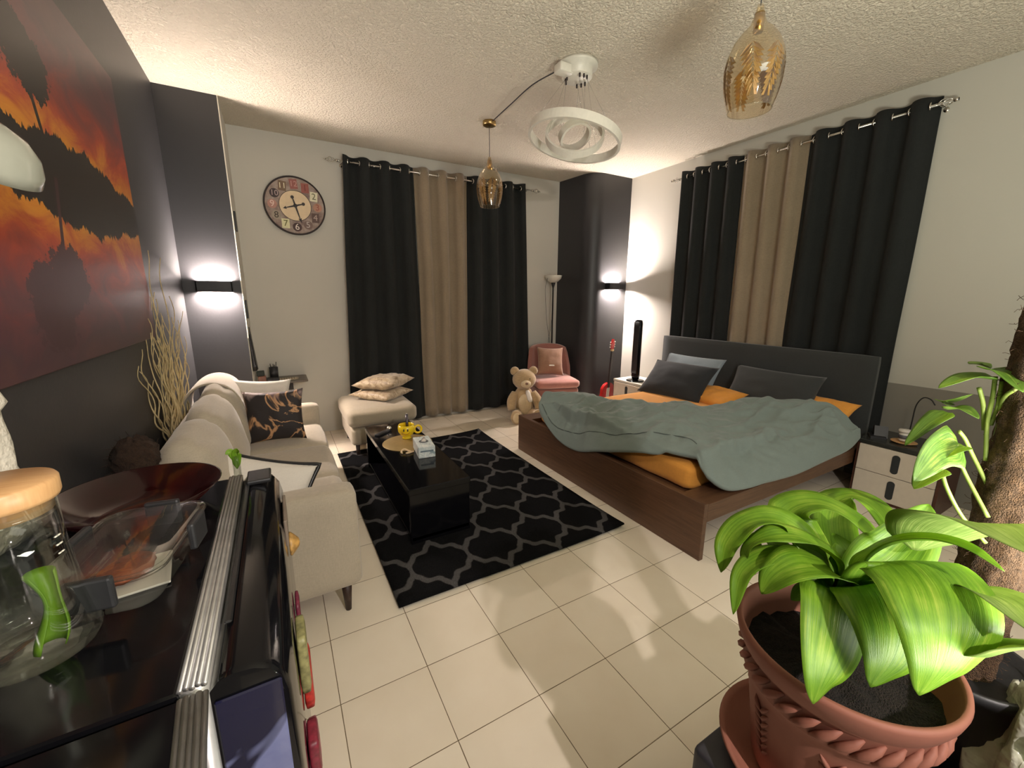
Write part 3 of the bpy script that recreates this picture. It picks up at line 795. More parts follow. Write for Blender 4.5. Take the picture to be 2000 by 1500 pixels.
t = root('curled_cord', 'small pale curled cord lying beside the gold placemat on the table', 'cord', (.66, 1.05, zt))
t['category'] = 'cord'; t.name = 'curled_cord'
B().tube(curve_pts([(.615, 1.055, zt + .007), (.62, 1.085, zt + .012), (.645, 1.095, zt + .018), (.665, 1.075, zt + .01), (.68, 1.05, zt + .007), (.64, 1.04, zt + .007), (.70, 1.055, zt + .007)], 6), .007, 8).make('curl', plain('cream_cord', srgb(216, 190, 150), .6), t)
# small metal ball and remote at the far end
mk('metal_ball', *(lambda q: (q.v, q.f))(B().ell((.66, 1.62, zt + .022), (.022, .022, .022))), 'chrome', origin=(.66, 1.62, zt), label='small shiny metal ball at the far end of the coffee table', cat='ball')
mk('remote_control', *(lambda q: (q.v, q.f))(B().box(-.022, .022, -.08, .08, 0, .016, .004, 2, TR((.60, 1.58, zt), 0, 0, -.9))), 'black_plastic', origin=(.60, 1.58, zt), label='black remote control at the far end of the coffee table', cat='remote')

# ------------------------------------------------------------------ bed
t = root('bed', 'low double bed with walnut frame and charcoal upholstered headboard', 'bed', (2.95, .6, 0))
B().box(1.90, 1.935, -.435, 1.60, 0, .352, .002, 1).make('footboard', 'bed_wood', t, smooth=False)
rail = m_wood('walnut_rail_wood', srgb(74, 50, 34), srgb(104, 74, 52), (1.6, 30, 30))
B().box(1.935, 3.96, -.435, -.26, .235, .345, .002, 1).make('side_rail', rail, t, smooth=False)
B().box(1.935, 3.96, 1.43, 1.60, .235, .345, .002, 1).make('side_rail', rail, t, smooth=False)
B().box(1.935, 3.96, -.26, 1.43, .235, .300).make('slat_base', rail, t, smooth=False)
B().box(2.4, 3.6, .2, 1.1, .0, .235).make('centre_support', 'dark_leg', t, smooth=False)
B().rbox(3.945, 4.0, -.40, 1.66, .10, 1.04, .014, 14, (.004, 0, 0)).make('headboard', 'charcoal_fab', t)
bm_ = B().rbox(2.03, 3.94, -.245, 1.42, .302, .475, .05, 22, (0, 0, .012), .007, 4)
bm_.make('mattress', 'orange', origin=(2.98, .58, .30), label='mattress in a rumpled orange fitted sheet lying in the walnut bed', cat='mattress')
# duvet: surface between a head-side edge and a foot-side edge
top = [(1.90, 1.24, .53), (2.02, 1.28, .60), (2.28, 1.10, .60), (2.42, .83, .56), (2.72, .64, .57), (3.05, .35, .57), (3.33, .25, .62), (3.47, -.06, .645), (3.60, -.27, .64), (3.66, -.44, .52)]
bot = [(1.865, 1.19, .49), (1.865, 1.08, .40), (1.868, .90, .31), (1.868, .66, .30), (1.872, .40, .39), (1.93, .05, .49), (2.05, -.20, .49), (2.02, -.36, .46), (2.16, -.43, .375), (2.45, -.465, .37), (2.78, -.49, .365), (3.14, -.50, .39), (3.44, -.50, .41), (3.62, -.49, .47)]
TC = curve_pts(top, 12); BC = curve_pts(bot, 12)
def resamp(P, n):
    L = [0]
    for a, c in zip(P, P[1:]): L.append(L[-1] + (c - a).length)
    out = []
    for i in range(n + 1):
        s = L[-1] * i / n; k = 0
        while k < len(L) - 2 and L[k + 1] < s: k += 1
        q = (s - L[k]) / max(1e-9, L[k + 1] - L[k]); out.append(P[k].lerp(P[k + 1], q))
    return out
NA, NB = 130, 56; TA = resamp(TC, NA); BA = resamp(BC, NA); v = []; f = []
for i in range(NA + 1):
    for j in range(NB + 1):
        q = j / NB; a = i / NA; p = TA[i].lerp(BA[i], q)
        ends = min(1, 6 * a, 8 * (1 - a)) ** .5 if 0 < a < 1 else 0
        p = Vector(p)
        flat = .535 if p.y > -.27 and p.x > 1.98 else None
        bul = (1 - (2 * q - 1) ** 4)
        z = p.z + .085 * bul * ends
        if flat is not None: z = max(z, flat + .03 * bul)
        # big folds running from the corners, plus fine creases
        w1 = noise.noise(Vector((p.x * 1.8, p.y * 3.5, 3.1)))
        cre = noise.noise(Vector((p.x * 2.2 + p.y * 1.2, (p.y * 3.0 - p.x * 1.2) * 2.2, 7)))
        ridge = (1 - abs(cre) * 2.4)
        cre2 = noise.noise(Vector((p.x * 5 - p.y * 2, (p.y * 2 + p.x) * 6, 17))); ridge2 = (1 - abs(cre2) * 2.4)
        head = math.exp(-((q) / .16) ** 2)
        crb = noise.noise(Vector((p.x * 7 + 3 * p.y, p.y * 4, 23))); z += bul * (.035 * w1 + .036 * max(0, ridge) ** 2 + .020 * max(0, ridge2) ** 2 + .007 * (1 - abs(crb) * 3))
        z += head * (.03 * noise.noise(Vector((a * 14, q * 5, 4))) + .045 * abs(noise.noise(Vector((a * 9, q * 9, 9)))))
        p.z = z
        p.x += .02 * bul * noise.noise(Vector((p.x * 4, p.y * 4, 31))); p.y += .02 * bul * noise.noise(Vector((p.x * 4, p.y * 4, 41)))
        v.append(p)
for i in range(NA):
    for j in range(NB):
        k = i * (NB + 1) + j; f.append((k, k + 1, k + NB + 2, k + NB + 1))
o = mk('duvet', v, f, 'duvet', origin=(2.6, .3, .5), label='rumpled grey-green duvet heaped across the orange sheet', cat='duvet')
md = o.modifiers.new('thick', 'SOLIDIFY'); md.thickness = .035; md.offset = -1; md.use_rim = True
o['category'] = 'duvet'
sm = [v[i * (NB + 1) + int(NB * (.86 if i > 8 else .86 - .07 * (8 - i)))] + Vector((0, 0, .002)) for i in range(3, 64)]
sm = [(sm[max(0, i - 2)] + sm[max(0, i - 1)] + sm[i] + sm[min(len(sm) - 1, i + 1)] + sm[min(len(sm) - 1, i + 2)]) / 5 for i in range(len(sm))]
B().tube(sm, .0032, 6).make('edge_seam', plain('dark_seam_thread', srgb(84, 93, 90), .9), o)
md = o.modifiers.new('sub', 'SUBSURF'); md.levels = 1; md.render_levels = 1
# orange sheet bunched at the head, and pillows
cushion('bed_pillow', (3.52, 1.09, .635), .72, .46, .16, -.80, 0, -PI / 2 + .10, 'pillow_dark', 'dark slate pillow propped in front of the pale blue pillow on the bed', 'pillow', seed=21, corner=.06)
cushion('bed_pillow', (3.74, 1.12, .69), .68, .42, .12, -.62, 0, -PI / 2 + .06, 'pillow_blue', 'pale blue-grey pillow behind the dark slate pillow on the bed', 'pillow', seed=23, corner=.06)
cushion('bed_pillow', (3.78, .28, .66), .78, .40, .16, -.50, 0, -PI / 2 - .02, 'charcoal_fab', 'wide charcoal pillow leaning on the right half of the headboard', 'pillow', seed=26, corner=.06)
cushion('bed_pillow', (3.56, .66, .545), .50, .30, .12, -1.15, 0, -PI / 2 - .12, 'orange', 'orange pillow squashed between the two dark pillows', 'pillow', seed=29, wr=.02)
cushion('bed_pillow', (3.76, -.14, .57), .46, .30, .13, -.9, 0, -PI / 2 - .12, 'orange', 'orange pillow peeking out at the right end of the headboard', 'pillow', seed=33, wr=.02)

# ------------------------------------------------------------------ nightstands
def nightstand(y0, y1, label, hz, flip):
    t = root('nightstand', label, 'nightstand', (3.88, (y0 + y1) / 2, 0), 'nightstands beside the bed')
    bb = B(); xf0 = 3.68
    bb.box(xf0, 4.08, y0, y1, .0, .022); bb.box(xf0, 4.08, y0, y0 + .016, .022, hz - .03); bb.box(xf0, 4.08, y1 - .016, y1, .022, hz - .03)
    bb.box(4.06, 4.08, y0 + .016, y1 - .016, .022, hz - .03)
    bb.make('carcass', 'ns_frame', t, smooth=False)
    B().box(xf0 - .004, 4.09, y0 - .004, y1 + .004, hz - .03, hz, .003, 1).make('top_board', plain('dark_grey_glass_top', srgb(44, 46, 44), .15) if not flip else 'white_plastic', t, smooth=False)
    mid = (.024 + hz - .034) / 2 + .0
    for (a, c) in ((.024, mid - .002), (mid + .002, hz - .034)):
        d = B().box(xf0 - .014, xf0 + .004, y0 + .018, y1 - .018, a, c, .002, 1).make('drawer', 'cream_lacq', t, smooth=False)
        ym = (y0 + y1) / 2; zc = (a + c) / 2; pts = [];
        bb = B(); h2 = (c - a) * .36
        prof = [(ym + .022 * math.cos(k), zc + (h2 - .022) * (1 if math.sin(k) >= 0 else -1) + .022 * math.sin(k)) for k in [2 * PI * i / 24 for i in range(24)]]
        n = 24; vv = [(xf0 - .0165, p, q) for p, q in prof] + [(xf0 - .012, p, q) for p, q in prof]
        bb.add(vv, [tuple(range(n)), tuple(range(n, 2 * n))] + [(i, (i + 1) % n, n + (i + 1) % n, n + i) for i in range(n)])
        bb.make('finger_pull', plain('dark_recess', srgb(40, 44, 46), .5), d, smooth=False)
nightstand(-.93, -.455, 'cream two-drawer nightstand with dark top at the right end of the bed', .45, False)
nightstand(1.69, 2.17, 'cream nightstand with white top in the far corner carrying the tall speaker', .45, True)
# items on the near nightstand
z = .45
t = root('bedside_gadget', 'small black wedge-shaped bedside gadget on the right nightstand', 'gadget', (3.86, -.50, z)); t.name = 'bedside_gadget'
B().prism([(-.045, 0), (.045, 0), (.03, .075), (-.01, .085)], -.04, .04, TR((3.85, -.52, z), PI / 2, 0, .5)).make('body', 'black_plastic', t, smooth=False)
B().prism([(-.06, 0), (.06, 0), (.06, .012), (-.06, .014)], -.045, .045, TR((3.83, -.51, z), PI / 2, 0, .5)).make('base', 'black_plastic', t, smooth=False)
t = root('small_jar', 'small white jar with a white lid on the right nightstand', 'jar', (3.84, -.66, z)); t.name = 'small_jar'
B().lathe([(0, .012), (.028, .012), (.03, .02), (.03, .07), (.022, .078), (0, .078)], (3.84, -.66, z), 24).make('body', 'white_plastic', t)
B().lathe([(0, .078), (.034, .078), (.036, .084), (.034, .096), (0, .098)], (3.84, -.66, z), 24).make('lid', 'white_cloth', t)
B().lathe([(.0305, .03), (.0308, .03), (.0308, .058), (.0305, .058)], (3.84, -.66, z), 24).make('printed_label', plain('dark_label', srgb(90, 90, 96), .5), t)
mk('trinket_dish', *(lambda q: (q.v, q.f))(B().lathe([(0, 0), (.05, 0), (.075, .012), (.073, .014), (.05, .005), (0, .005)], (3.82, -.67, z), 28)), M['wood_lid'], origin=(3.82, -.67, z), label='shallow tan dish under the small white jar', cat='dish')
t = root('gooseneck_lamp', 'thin black gooseneck lamp arching over the right nightstand', 'lamp', (3.98, -.66, z))
B().tube(curve_pts([(3.98, -.645, z), (3.975, -.65, .58), (3.965, -.655, .70), (3.955, -.675, .76), (3.95, -.70, .782), (3.945, -.735, .772), (3.94, -.76, .74)], 8), .004, 8).make('neck', 'black_satin', t)
B().lathe([(0, 0), (.035, 0), (.03, .012), (0, .014)], (3.98, -.645, z), 24).make('foot', 'black_satin', t)
# tall speaker on the far nightstand
sx, sy = 3.80, 1.92
t = root('tower_speaker', 'tall slim glossy black speaker standing on the far nightstand', 'speaker', (sx, sy, z))
B().lathe([(0, 0), (.11, 0), (.112, .008), (.1, .014), (0, .016)], (sx, sy, z), 36).make('foot', 'black_gloss', t)
B().rbox(sx - .035, sx + .035, sy - .052, sy + .052, z + .014, z + .765, .03, 12).make('cabinet', 'black_gloss', t)
B().rbox(sx - .039, sx - .03, sy - .042, sy + .042, z + .10, z + .74, .004, 8).make('grille', 'black_plastic', t)
# red guitar leaning in the corner
gx, gy = 3.70, 2.33
t = root('electric_guitar', 'red guitar standing upright beside the far nightstand', 'guitar', (gx, gy, 0))
XG = TR((gx, gy, 0), .06, 0, .25)
def gbody():
    out = []
    for i in range(48):
        a = 2 * PI * i / 48
        r = .15 + .018 * math.cos(2 * a) - .03 * math.exp(-((math.sin(a) - .15) / .22) ** 2)
        out.append((r * math.cos(a) * .95, .20 + r * math.sin(a) * 1.25))
    return out
gp = gbody(); n = 48
vv = [(x, -.02, zz) for x, zz in gp] + [(x, .02, zz) for x, zz in gp]
B().add(vv, [tuple(range(n)), tuple(range(n, 2 * n))] + [(i, (i + 1) % n, n + (i + 1) % n, n + i) for i in range(n)], XG).make('guitar_body', 'red', t, smooth=False)
B().box(-.04, .03, -.024, -.018, .17, .30, .004, 1, XG).make('pickguard', 'white_plastic', t, smooth=False)
B().box(-.021, .021, -.028, -.006, .30, .80, .004, 1, XG).make('neck', 'black_satin', t, smooth=False)
B().box(-.022, .022, -.03, -.004, .795, .82, .002, 1, XG).make('nut', plain('cream_nut', srgb(220, 186, 130), .5), t, smooth=False)
n6 = 6; hp = [(-.03, .82), (.03, .82), (.036, .90), (.02, .95), (-.012, .955), (-.042, .89)]
B().add([(x, -.02, zz) for x, zz in hp] + [(x, -.004, zz) for x, zz in hp], [tuple(range(6)), tuple(range(6, 12))] + [(i, (i + 1) % 6, 6 + (i + 1) % 6, 6 + i) for i in range(6)], XG).make('headstock', 'red', t, smooth=False)
for sd in (-1, 1):
    for k in range(3):
        B().ell((sd * .05, -.012, .85 + .032 * k), (.011, .007, .009), XG, 10, 6).make('tuning_peg', 'white_plastic', t)

# ------------------------------------------------------------------ pink chair, brown cushion, floor lamp
XC = TR((3.02, 2.59, 0), 0, 0, -.28)
t = root('slipper_chair', 'dusty pink low armless chair in the corner behind the bed', 'chair', (3.02, 2.59, 0))
B().rbox(-.30, .27, -.26, .28, .35, .455, .045, 12, (.006, .006, .012), xf=XC).make('seat_pad', 'pink', t)
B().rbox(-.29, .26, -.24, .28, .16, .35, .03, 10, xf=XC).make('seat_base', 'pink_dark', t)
v = []; f = []; n = 26; m = 12                                 # curved wrap-around back
for s in (0, 1):
    for j in range(m + 1):
        q = j / m
        for i in range(n + 1):
            a = -1 + 2 * i / n; an = a * 1.15
            R = .34 - s * .055; x = R * math.sin(an) * .98; y = .02 + R * math.cos(an) * .92
            hmax = .86 - .10 * abs(a) ** 3 - .30 * max(0, abs(a) - .80) * 3.5
            z_ = .17 + (hmax - .17) * q
            lean = .05 * q
            v.append(XC @ Vector((x, y + lean, z_)))
K = (n + 1) * (m + 1)
for s in (0, 1):
    for j in range(m):
        for i in range(n):
            k = s * K + j * (n + 1) + i; f.append((k, k + 1, k + n + 2, k + n + 1))
for i in range(n): k = m * (n + 1) + i; f.append((k, k + 1, K + k + 1, K + k)); f.append((i, i + 1, K + i + 1, K + i))
for j in range(m): k = j * (n + 1); f.append((k, k + n + 1, K + k + n + 1, K + k)); k += n; f.append((k, k + n + 1, K + k + n + 1, K + k))
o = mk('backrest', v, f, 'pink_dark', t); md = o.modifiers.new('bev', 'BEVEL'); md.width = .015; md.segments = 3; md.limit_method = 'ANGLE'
for (x, y) in ((-.23, -.19), (.21, -.19), (-.20, .24), (.18, .24)):
    p = XC @ Vector((x, y, 0)); B().lathe([(0, 0), (.012, 0), (.02, .17), (0, .17)], tuple(p), 12).make('leg', 'dark_leg', t)
cushion('chair_cushion', (2.97, 2.61, .665), .36, .37, .13, -.28, .05, -.30, 'camel', 'brown suede cushion with a small white tag on the pink chair', seed=40, tag='white_plastic')
lx, ly = 3.215, 2.93
t = root('floor_lamp', 'tall floor lamp with frosted white bowl shade behind the pink chair', 'lamp', (lx, ly, 0))
B().lathe([(0, 0), (.12, 0), (.12, .01), (.03, .02), (0, .022)], (lx, ly, 0), 32).make('base', 'black_satin', t)
B().lathe([(.0, 0), (.011, 0), (.011, 1.60), (.022, 1.64), (.03, 1.67), (0, 1.67)], (lx, ly, 0), 16).make('pole', 'black_satin', t)
B().lathe([(.0, 1.668), (.03, 1.67), (.07, 1.69), (.105, 1.725), (.118, 1.765), (.114, 1.765), (.10, 1.73), (.06, 1.70), (0, 1.69)], (lx, ly, 0), 40).make('bowl_shade', M['white_plastic'], t)
B().tube(curve_pts([(lx - .10, ly - .02, 1.74), (lx - .125, ly, 1.60), (lx - .11, ly, 1.35), (lx - .09, ly, 1.15), (lx - .045, ly, .92), (lx - .03, ly, .80), (lx - .02, ly, .3)], 8), .0022, 6).make('cable', 'black_plastic', t)
B().tube(curve_pts([(lx - .012, ly, 1.18), (lx - .03, ly, 1.05), (lx - .055, ly, .92), (lx - .075, ly, .72)], 8), .0018, 6).make('cable', 'black_plastic', t)

# ------------------------------------------------------------------ teddy bear
bx, by = 2.49, 2.47
t = root('teddy_bear', 'large tan teddy bear sitting on the floor against the black curtain', 'teddy bear', (bx, by, 0))
XB = TR((bx, by, 0), 0, 0, -.35)
B().ell((0, .02, .21), (.135, .115, .205), XB, rough=.04).make('torso', 'plush', t)
B().ell((0, -.065, .20), (.085, .05, .13), XB, rough=.03).make('belly', 'plush_light', t)
h = B().ell((0, -.01, .50), (.145, .125, .125), XB, rough=.03).make('head', 'plush', t)
B().ell((0, -.115, .465), (.062, .055, .048), XB).make('muzzle', 'plush_light', h)
B().ell((0, -.168, .475), (.019, .012, .014), XB).make('nose', plain('brown_nose', srgb(120, 84, 66), .5), h)
for sd in (-1, 1):
    B().ell((sd * .115, .0, .60), (.055, .035, .055), XB, rough=.03).make('ear', 'plush', h)
    B().ell((sd * .045, -.118, .52), (.010, .008, .011), XB).make('eye', 'black_gloss', h)
    p = curve_pts([(sd * .11, 0, .33), (sd * .16, -.05, .24), (sd * .17, -.10, .14)], 6)
    B().tube([XB @ q for q in p], [.045 + .012 * math.sin(PI * i / (len(p) - 1)) for i in range(len(p))], 14).make('arm', 'plush', t)
    p = curve_pts([(sd * .08, -.02, .08), (sd * .11, -.12, .075), (sd * .13, -.20, .075)], 6)
    B().tube([XB @ q for q in p], .068, 14).make('leg', 'plush', t)
    B().ell((sd * .135, -.235, .088), (.068, .05, .088), XB, rough=.03).make('foot', 'plush', t)
    B().ell((sd * .137, -.275, .09), (.045, .015, .06), XB).make('foot_pad', 'plush_light', t)
B().tube([XB @ Vector((.02 + .01 * i, -.10 - .006 * i, .38 - .035 * i)) for i in range(5)], [.02, .03, .028, .03, .02], 8).make('ribbon', 'white_cloth', t)

# ------------------------------------------------------------------ niche by the left column: wall desk etc.
def put(name, bb, mat, origin, label, cat, smooth=False): return mk(name, bb.v, bb.f, mat, smooth=smooth, origin=origin, label=label, cat=cat)
t = root('wall_desk', 'small dark wall desk with rounded corners in the niche behind the sofa', 'desk', (-.05, 2.86, .66))
B().rbox(-.285, .15, 2.74, 3.09, .645, .668, .011, 10).make('desktop', plain('grey_brown_laminate', srgb(92, 84, 76), .4), t)
B().box(-.285, .02, 3.06, 3.095, .52, .645).make('bracket', 'black_satin', t, smooth=False)
t = root('slatted_pad', 'pale slatted pad lying on the dark wall desk', 'pad', (-.02, 2.83, .668)); t.name = 'slatted_pad'
B().prism([(-.10, -.06), (.07, -.06), (.085, .0), (.06, .05), (0, .07), (-.07, .06)], 0, .006, TR((-.01, 2.86, .668))).make('plate', plain('tan_pad', srgb(150, 136, 112), .5), t, smooth=False)
for k in range(7):
    B().box(-.085 + .022 * k, -.075 + .022 * k, -.05, .035, .006, .010, xf=TR((-.01, 2.86, .668))).make('slat', plain('pale_slat', srgb(196, 182, 156), .5), t, smooth=False)
t = root('pen_cup', 'black cup full of pens on the wall desk behind the sofa', 'pen holder', (-.14, 2.93, .668))
B().lathe([(0, 0), (.036, 0), (.040, .12), (.036, .12), (.034, .005), (0, .005)], (-.14, 2.93, .668), 20).make('cup', 'black_plastic', t)
for k, (dx, dy, hh) in enumerate(((-.025, 0, .155), (.0, .01, .15), (.012, -.01, .145), (.028, .005, .17))):
    B().tube([(-.14 + dx * .4, 2.93 + dy, .68), (-.14 + dx, 2.93 + dy, .668 + hh)], .004, 6).make('pen', 'black_satin', t)
put('desk_box', B().box(-.275, -.21, 2.80, 2.90, .668, .72, .004, 1), plain('salmon_box', srgb(150, 106, 90), .6), (-.24, 2.85, .668), 'small salmon-brown box on the wall desk beside the column', 'box')
put('desk_box', B().box(-.20, -.10, 2.79, 2.86, .668, .70, .004, 1), 'black_plastic', (-.15, 2.83, .668), 'small black box on the wall desk in front of the pen cup', 'box')
put('desk_box', B().box(-.285, -.22, 2.84, 2.92, .72, .765, .004, 1), plain('dark_green_box', srgb(34, 44, 36), .5), (-.25, 2.88, .72), 'dark green box stacked on the salmon-brown box', 'box')
t = root('hanging_bag', 'black slim bag hanging on the side of the left column', 'bag', (colx, 2.62, 1.15))
v = []; f = []
for j in range(9):
    q = j / 8; hw = .05 + .07 * q; th = .006 + .022 * q
    zc_ = 1.14 - .32 * q
    for (dx, dy) in ((0, -hw), (th, -hw * .9), (th + .01, 0), (th, hw * .9), (0, hw)):
        v.append((colx + .002 + dx, 2.66 + dy, zc_))
for j in range(8):
    for i in range(4): k = j * 5 + i; f.append((k, k + 1, k + 6, k + 5))
f.append(tuple(range(5))); f.append(tuple(range(40, 45)))
mk('bag_body', v, f, 'black_satin', t)
B().tube([(colx + .01, 2.63, 1.13), (colx + .008, 2.66, 1.20), (colx + .01, 2.69, 1.13)], .004, 6).make('strap', 'black_satin', t)
for (za, zb, lab) in ((2.02, 2.18, 'upper thin black wall panel on the side of the left column'), (1.28, 1.44, 'lower thin black wall panel on the side of the left column')):
    put('wall_panel', B().box(colx, colx + .014, 2.66, 2.74, za, zb, .003, 1), 'black_satin', (colx, 2.70, za), lab, 'panel')

# ------------------------------------------------------------------ curly willow twigs in a tall vase behind the sofa
t = root('curly_willow_twigs', 'bundle of pale curly willow twigs standing behind the sofa against the dark wall', 'twigs', (-.645, 1.32, 0))
rnd = random.Random(12)
B().lathe([(0, 0), (.03, 0), (.036, .2), (.032, .45), (.036, .5), (.031, .5), (.028, .45), (0, .05)], (-.645, 1.32, 0), 24).make('vase', 'black_satin', t)
for k in range(44):
    ty_ = -.50 + 1.05 * rnd.random(); H = 1.02 + .36 * rnd.random()
    if k < 6: H = 1.45 + .40 * rnd.random(); ty_ = -.10 + .4 * rnd.random()
    pts = []; ph = rnd.random() * 6; ph2 = rnd.random() * 6; fr_ = 14 + 6 * rnd.random()
    for i in range(30):
        q = i / 29; z_ = .45 + (H - .45) * q
        y_ = 1.32 + ty_ * (q ** .6) + .020 * math.sin(ph + q * fr_) * min(1, q * 4) + .008 * math.sin(ph2 + q * 31)
        x_ = -.645 + .03 * math.sin(k) * q + .010 * math.sin(ph2 + q * 18)
        pts.append((max(x_, -.68), y_, z_))
    B().tube(pts, [.0062 * (1 - .7 * i / 29) for i in range(30)], 5).make('twig', 'twig', t)
# dried brown ball behind the sofa
bb = B().ell((-.59, .30, .86), (.07, .085, .085), rough=.25)
t = root('dried_moss_ball', 'dim brown fuzzy ball behind the near end of the sofa', 'ball', (-.59, .30, .80))
ballm = plain('dark_brown_fibre', srgb(64, 44, 30), .95, var=.4, scale=120, bump=1.0, bdist=.01)
bb.make('core', ballm, t)
fz = B()
for k in range(90):
    d = Vector((rnd.gauss(0, 1), rnd.gauss(0, 1), rnd.gauss(0, 1))).normalized(); p = Vector((-.59, .30, .86)) + d * .076
    fz.tube([p, p + d * .014 + Vector((rnd.gauss(0, .01), rnd.gauss(0, .01), rnd.gauss(0, .01)))], .0008, 3)
fz.make('fibres', ballm, t, kind='stuff')

# ------------------------------------------------------------------ black fridge and black cabinet at the left front
zt = 1.0
ribm = plain('pewter_rubber_seal', (.42, .41, .40), .33, .7, .1)
t = root('mini_fridge', 'glossy black fridge with a ribbed grey door seal in the left foreground', 'fridge', (-.42, -.80, 0))
B().box(-.67, -.215, -1.155, -.455, .03, zt, .006, 2).make('body', 'black_gloss', t, smooth=False)
B().box(-.66, -.24, -1.14, -.47, 0, .03).make('plinth', 'black_satin', t, smooth=False)
dp = [(-.187, .985), (-.176, .997), (-.160, 1.001), (-.135, .998), (-.115, .988), (-.104, .970), (-.098, .94), (-.095, .80), (-.095, .10), (-.100, .06), (-.187, .06)]
def door_geo(y0, y1):
    n = len(dp); v = []
    rows = [(y0, .93), (y0 + .004, .97), (y0 + .012, 1.0), (y1 - .03, 1.0), (y1 - .010, .93), (y1, .70)]
    for (y, k) in rows:
        for (x, z) in dp: v.append((-.187 + (x + .187) * k, y, z if k == 1 else .5 + (z - .5) * (1 - (1 - k) * .06)))
    f = []
    for j in range(len(rows) - 1):
        for i in range(n): f.append((j * n + i, j * n + (i + 1) % n, (j + 1) * n + (i + 1) % n, (j + 1) * n + i))
    f.append(tuple(range(n))); f.append(tuple((len(rows) - 1) * n + i for i in range(n)))
    return v, f
v, f = door_geo(-1.150, -.435)
d = mk('door', v, f, 'black_gloss', t); d.data.set_sharp_from_angle(angle=math.radians(50))
B().box(-.178, -.168, -1.05, -.50, .999, 1.004, .002, 1).make('top_groove', 'black_satin', d, smooth=False)
B().box(-.175, -.120, -.535, -.455, 1.000, 1.012, .004, 2).make('hinge_cover', 'black_satin', d, smooth=False)
B().box(-.099, -.092, -.70, -.55, .90, .965, .002, 1).make('handle_recess', plain('taupe_plastic', srgb(120, 106, 94), .4), d, smooth=False)
rb = B()
for k in range(5):
    rb.tube([(-.215 + .0062 * k, -1.15, zt - .001 + .002 * (k % 2)), (-.215 + .0062 * k, -.45, zt - .001 + .002 * (k % 2))], .0036, 8)
rb.box(-.218, -.187, -1.15, -.45, .10, zt - .004)
rb.make('ribbed_seal', ribm, t)
B().box(-.184, -.108, -1.1545, -1.1495, .20, .968, .002, 1).make('end_reflection', 'blue_reflection', d, smooth=False, label='bluish reflection painted on the near end of the door')  # thin panel added to carry the door end's reflection as colour
t = root('black_cabinet', 'low-lit glossy black cabinet with ribbed trim at the bottom left corner, nearest the camera', 'cabinet', (-.42, -1.4, 0))
B().prism([(-.67, -1.165), (-.205, -1.165), (-.165, -1.62), (-.67, -1.62)][::-1], .06, zt).make('body', 'black_gloss', t, smooth=False)
for (x, y) in ((-.63, -1.2), (-.63, -1.56), (-.26, -1.2), (-.22, -1.56)):
    B().box(x - .025, x + .025, y - .025, y + .025, 0, .06).make('foot', 'black_satin', t, smooth=False)
rb = B()
for k in range(5):
    rb.tube([(-.212 + .0062 * k, -1.165, zt + .002 * (k % 2)), (-.170 + .0062 * k, -1.62, zt + .002 * (k % 2))], .0036, 8)
rb.make('ribbed_trim', ribm, t)
# fridge magnets seen nearly edge-on
rnd = random.Random(4)
mags = [(-.62, .86, .05, 'gold', (170, 130, 70), 'round golden magnet on the fridge door nearest the sofa arm', 'B'),
        (-.74, .74, .06, 'plum', (110, 40, 60), 'plum magnet on the fridge door below the golden one', 'A'),
        (-.84, .66, .07, 'red', (176, 48, 40), 'bright red hanging ornament on the fridge door', 'A'),
        (-.93, .80, .075, 'olive', (132, 128, 84), 'olive patterned magnet on the fridge door', 'C'),
        (-.98, .62, .06, 'maroon', (120, 34, 50), 'maroon magnet low on the fridge door, nearest the camera', 'A'),
        (-.90, .54, .06, 'pink', (170, 100, 110), 'dull pink magnet lowest on the fridge door', 'A')]
for (y, z, w, nm, c, lab, kd) in mags:
    tt = root('fridge_magnet', lab, 'magnet', (-.094, y, z), 'magnets on the fridge door')
    mt = plain(nm + '_enamel', srgb(*c), .45, var=.45, scale=70)
    th_ = .010 + .008 * (kd == 'C') + .010 * (nm in ('red', 'maroon', 'pink'))
    if kd == 'B': B().lathe([(0, 0), (.028, 0), (.030, .004), (.022, .012), (.010, .022), (0, .024)], n=24, xf=TR((-.094, y, z), 0, PI / 2, 0)).make('disc', mt, tt)
    else:
        B().rbox(-.094, -.094 + th_, y - w / 2, y + w / 2, z - w * .8, z + w * .8, .006, 6, wr=.004, seed=y).make('plate', mt, tt)
# things on the cabinet
zt = 1.0
jx, jy = -.395, -.975
t = root('glass_jar', 'glass jar with bamboo lid at the left edge, on the black fridge top', 'jar', (jx, jy, zt))
B().lathe([(0, .004), (.060, .0), (.066, .01), (.064, .03), (.054, .09), (.050, .15), (.049, .215), (.046, .215), (.047, .15), (.051, .09), (.060, .03), (.055, .008), (0, .010)], (jx, jy, zt), 48).make('glass_body', 'clear_glass', t)
B().lathe([(0, .200), (.046, .200), (.046, .215), (.0535, .217), (.0555, .222), (.0555, .240), (.053, .244), (0, .245)], (jx, jy, zt), 48).make('bamboo_lid', 'wood_lid', t)
B().lathe([(.0455, .196), (.0475, .196), (.0475, .208), (.0455, .208)], (jx, jy, zt), 40).make('seal_ring', 'clear_glass', t)
bb = B()
for k in range(6):
    a0 = -.35 + (k % 2) * .10; zz = .165 - (k // 2) * .012
    pts = [(jx + .0505 * math.cos(a), jy + .0505 * math.sin(a), zt + zz) for a in (a0, a0 + .04, a0 + .08)]
    bb.tube(pts, .0012, 4)
bb.make('printed_mark', 'white_plastic', t)
v = []; f = []
for j in range(13):
    q = j / 12
    for i in range(9):
        a = -1.13 + .95 + 4.6 * i / 8; R = .013 + .004 * math.sin(q * 6 + 1)
        v.append((jx + .022 + R * math.cos(a) - .004 * q + .010 * math.sin(q * 3), jy - .026 + R * math.sin(a) + .022 * q, zt + .014 + .10 * q))
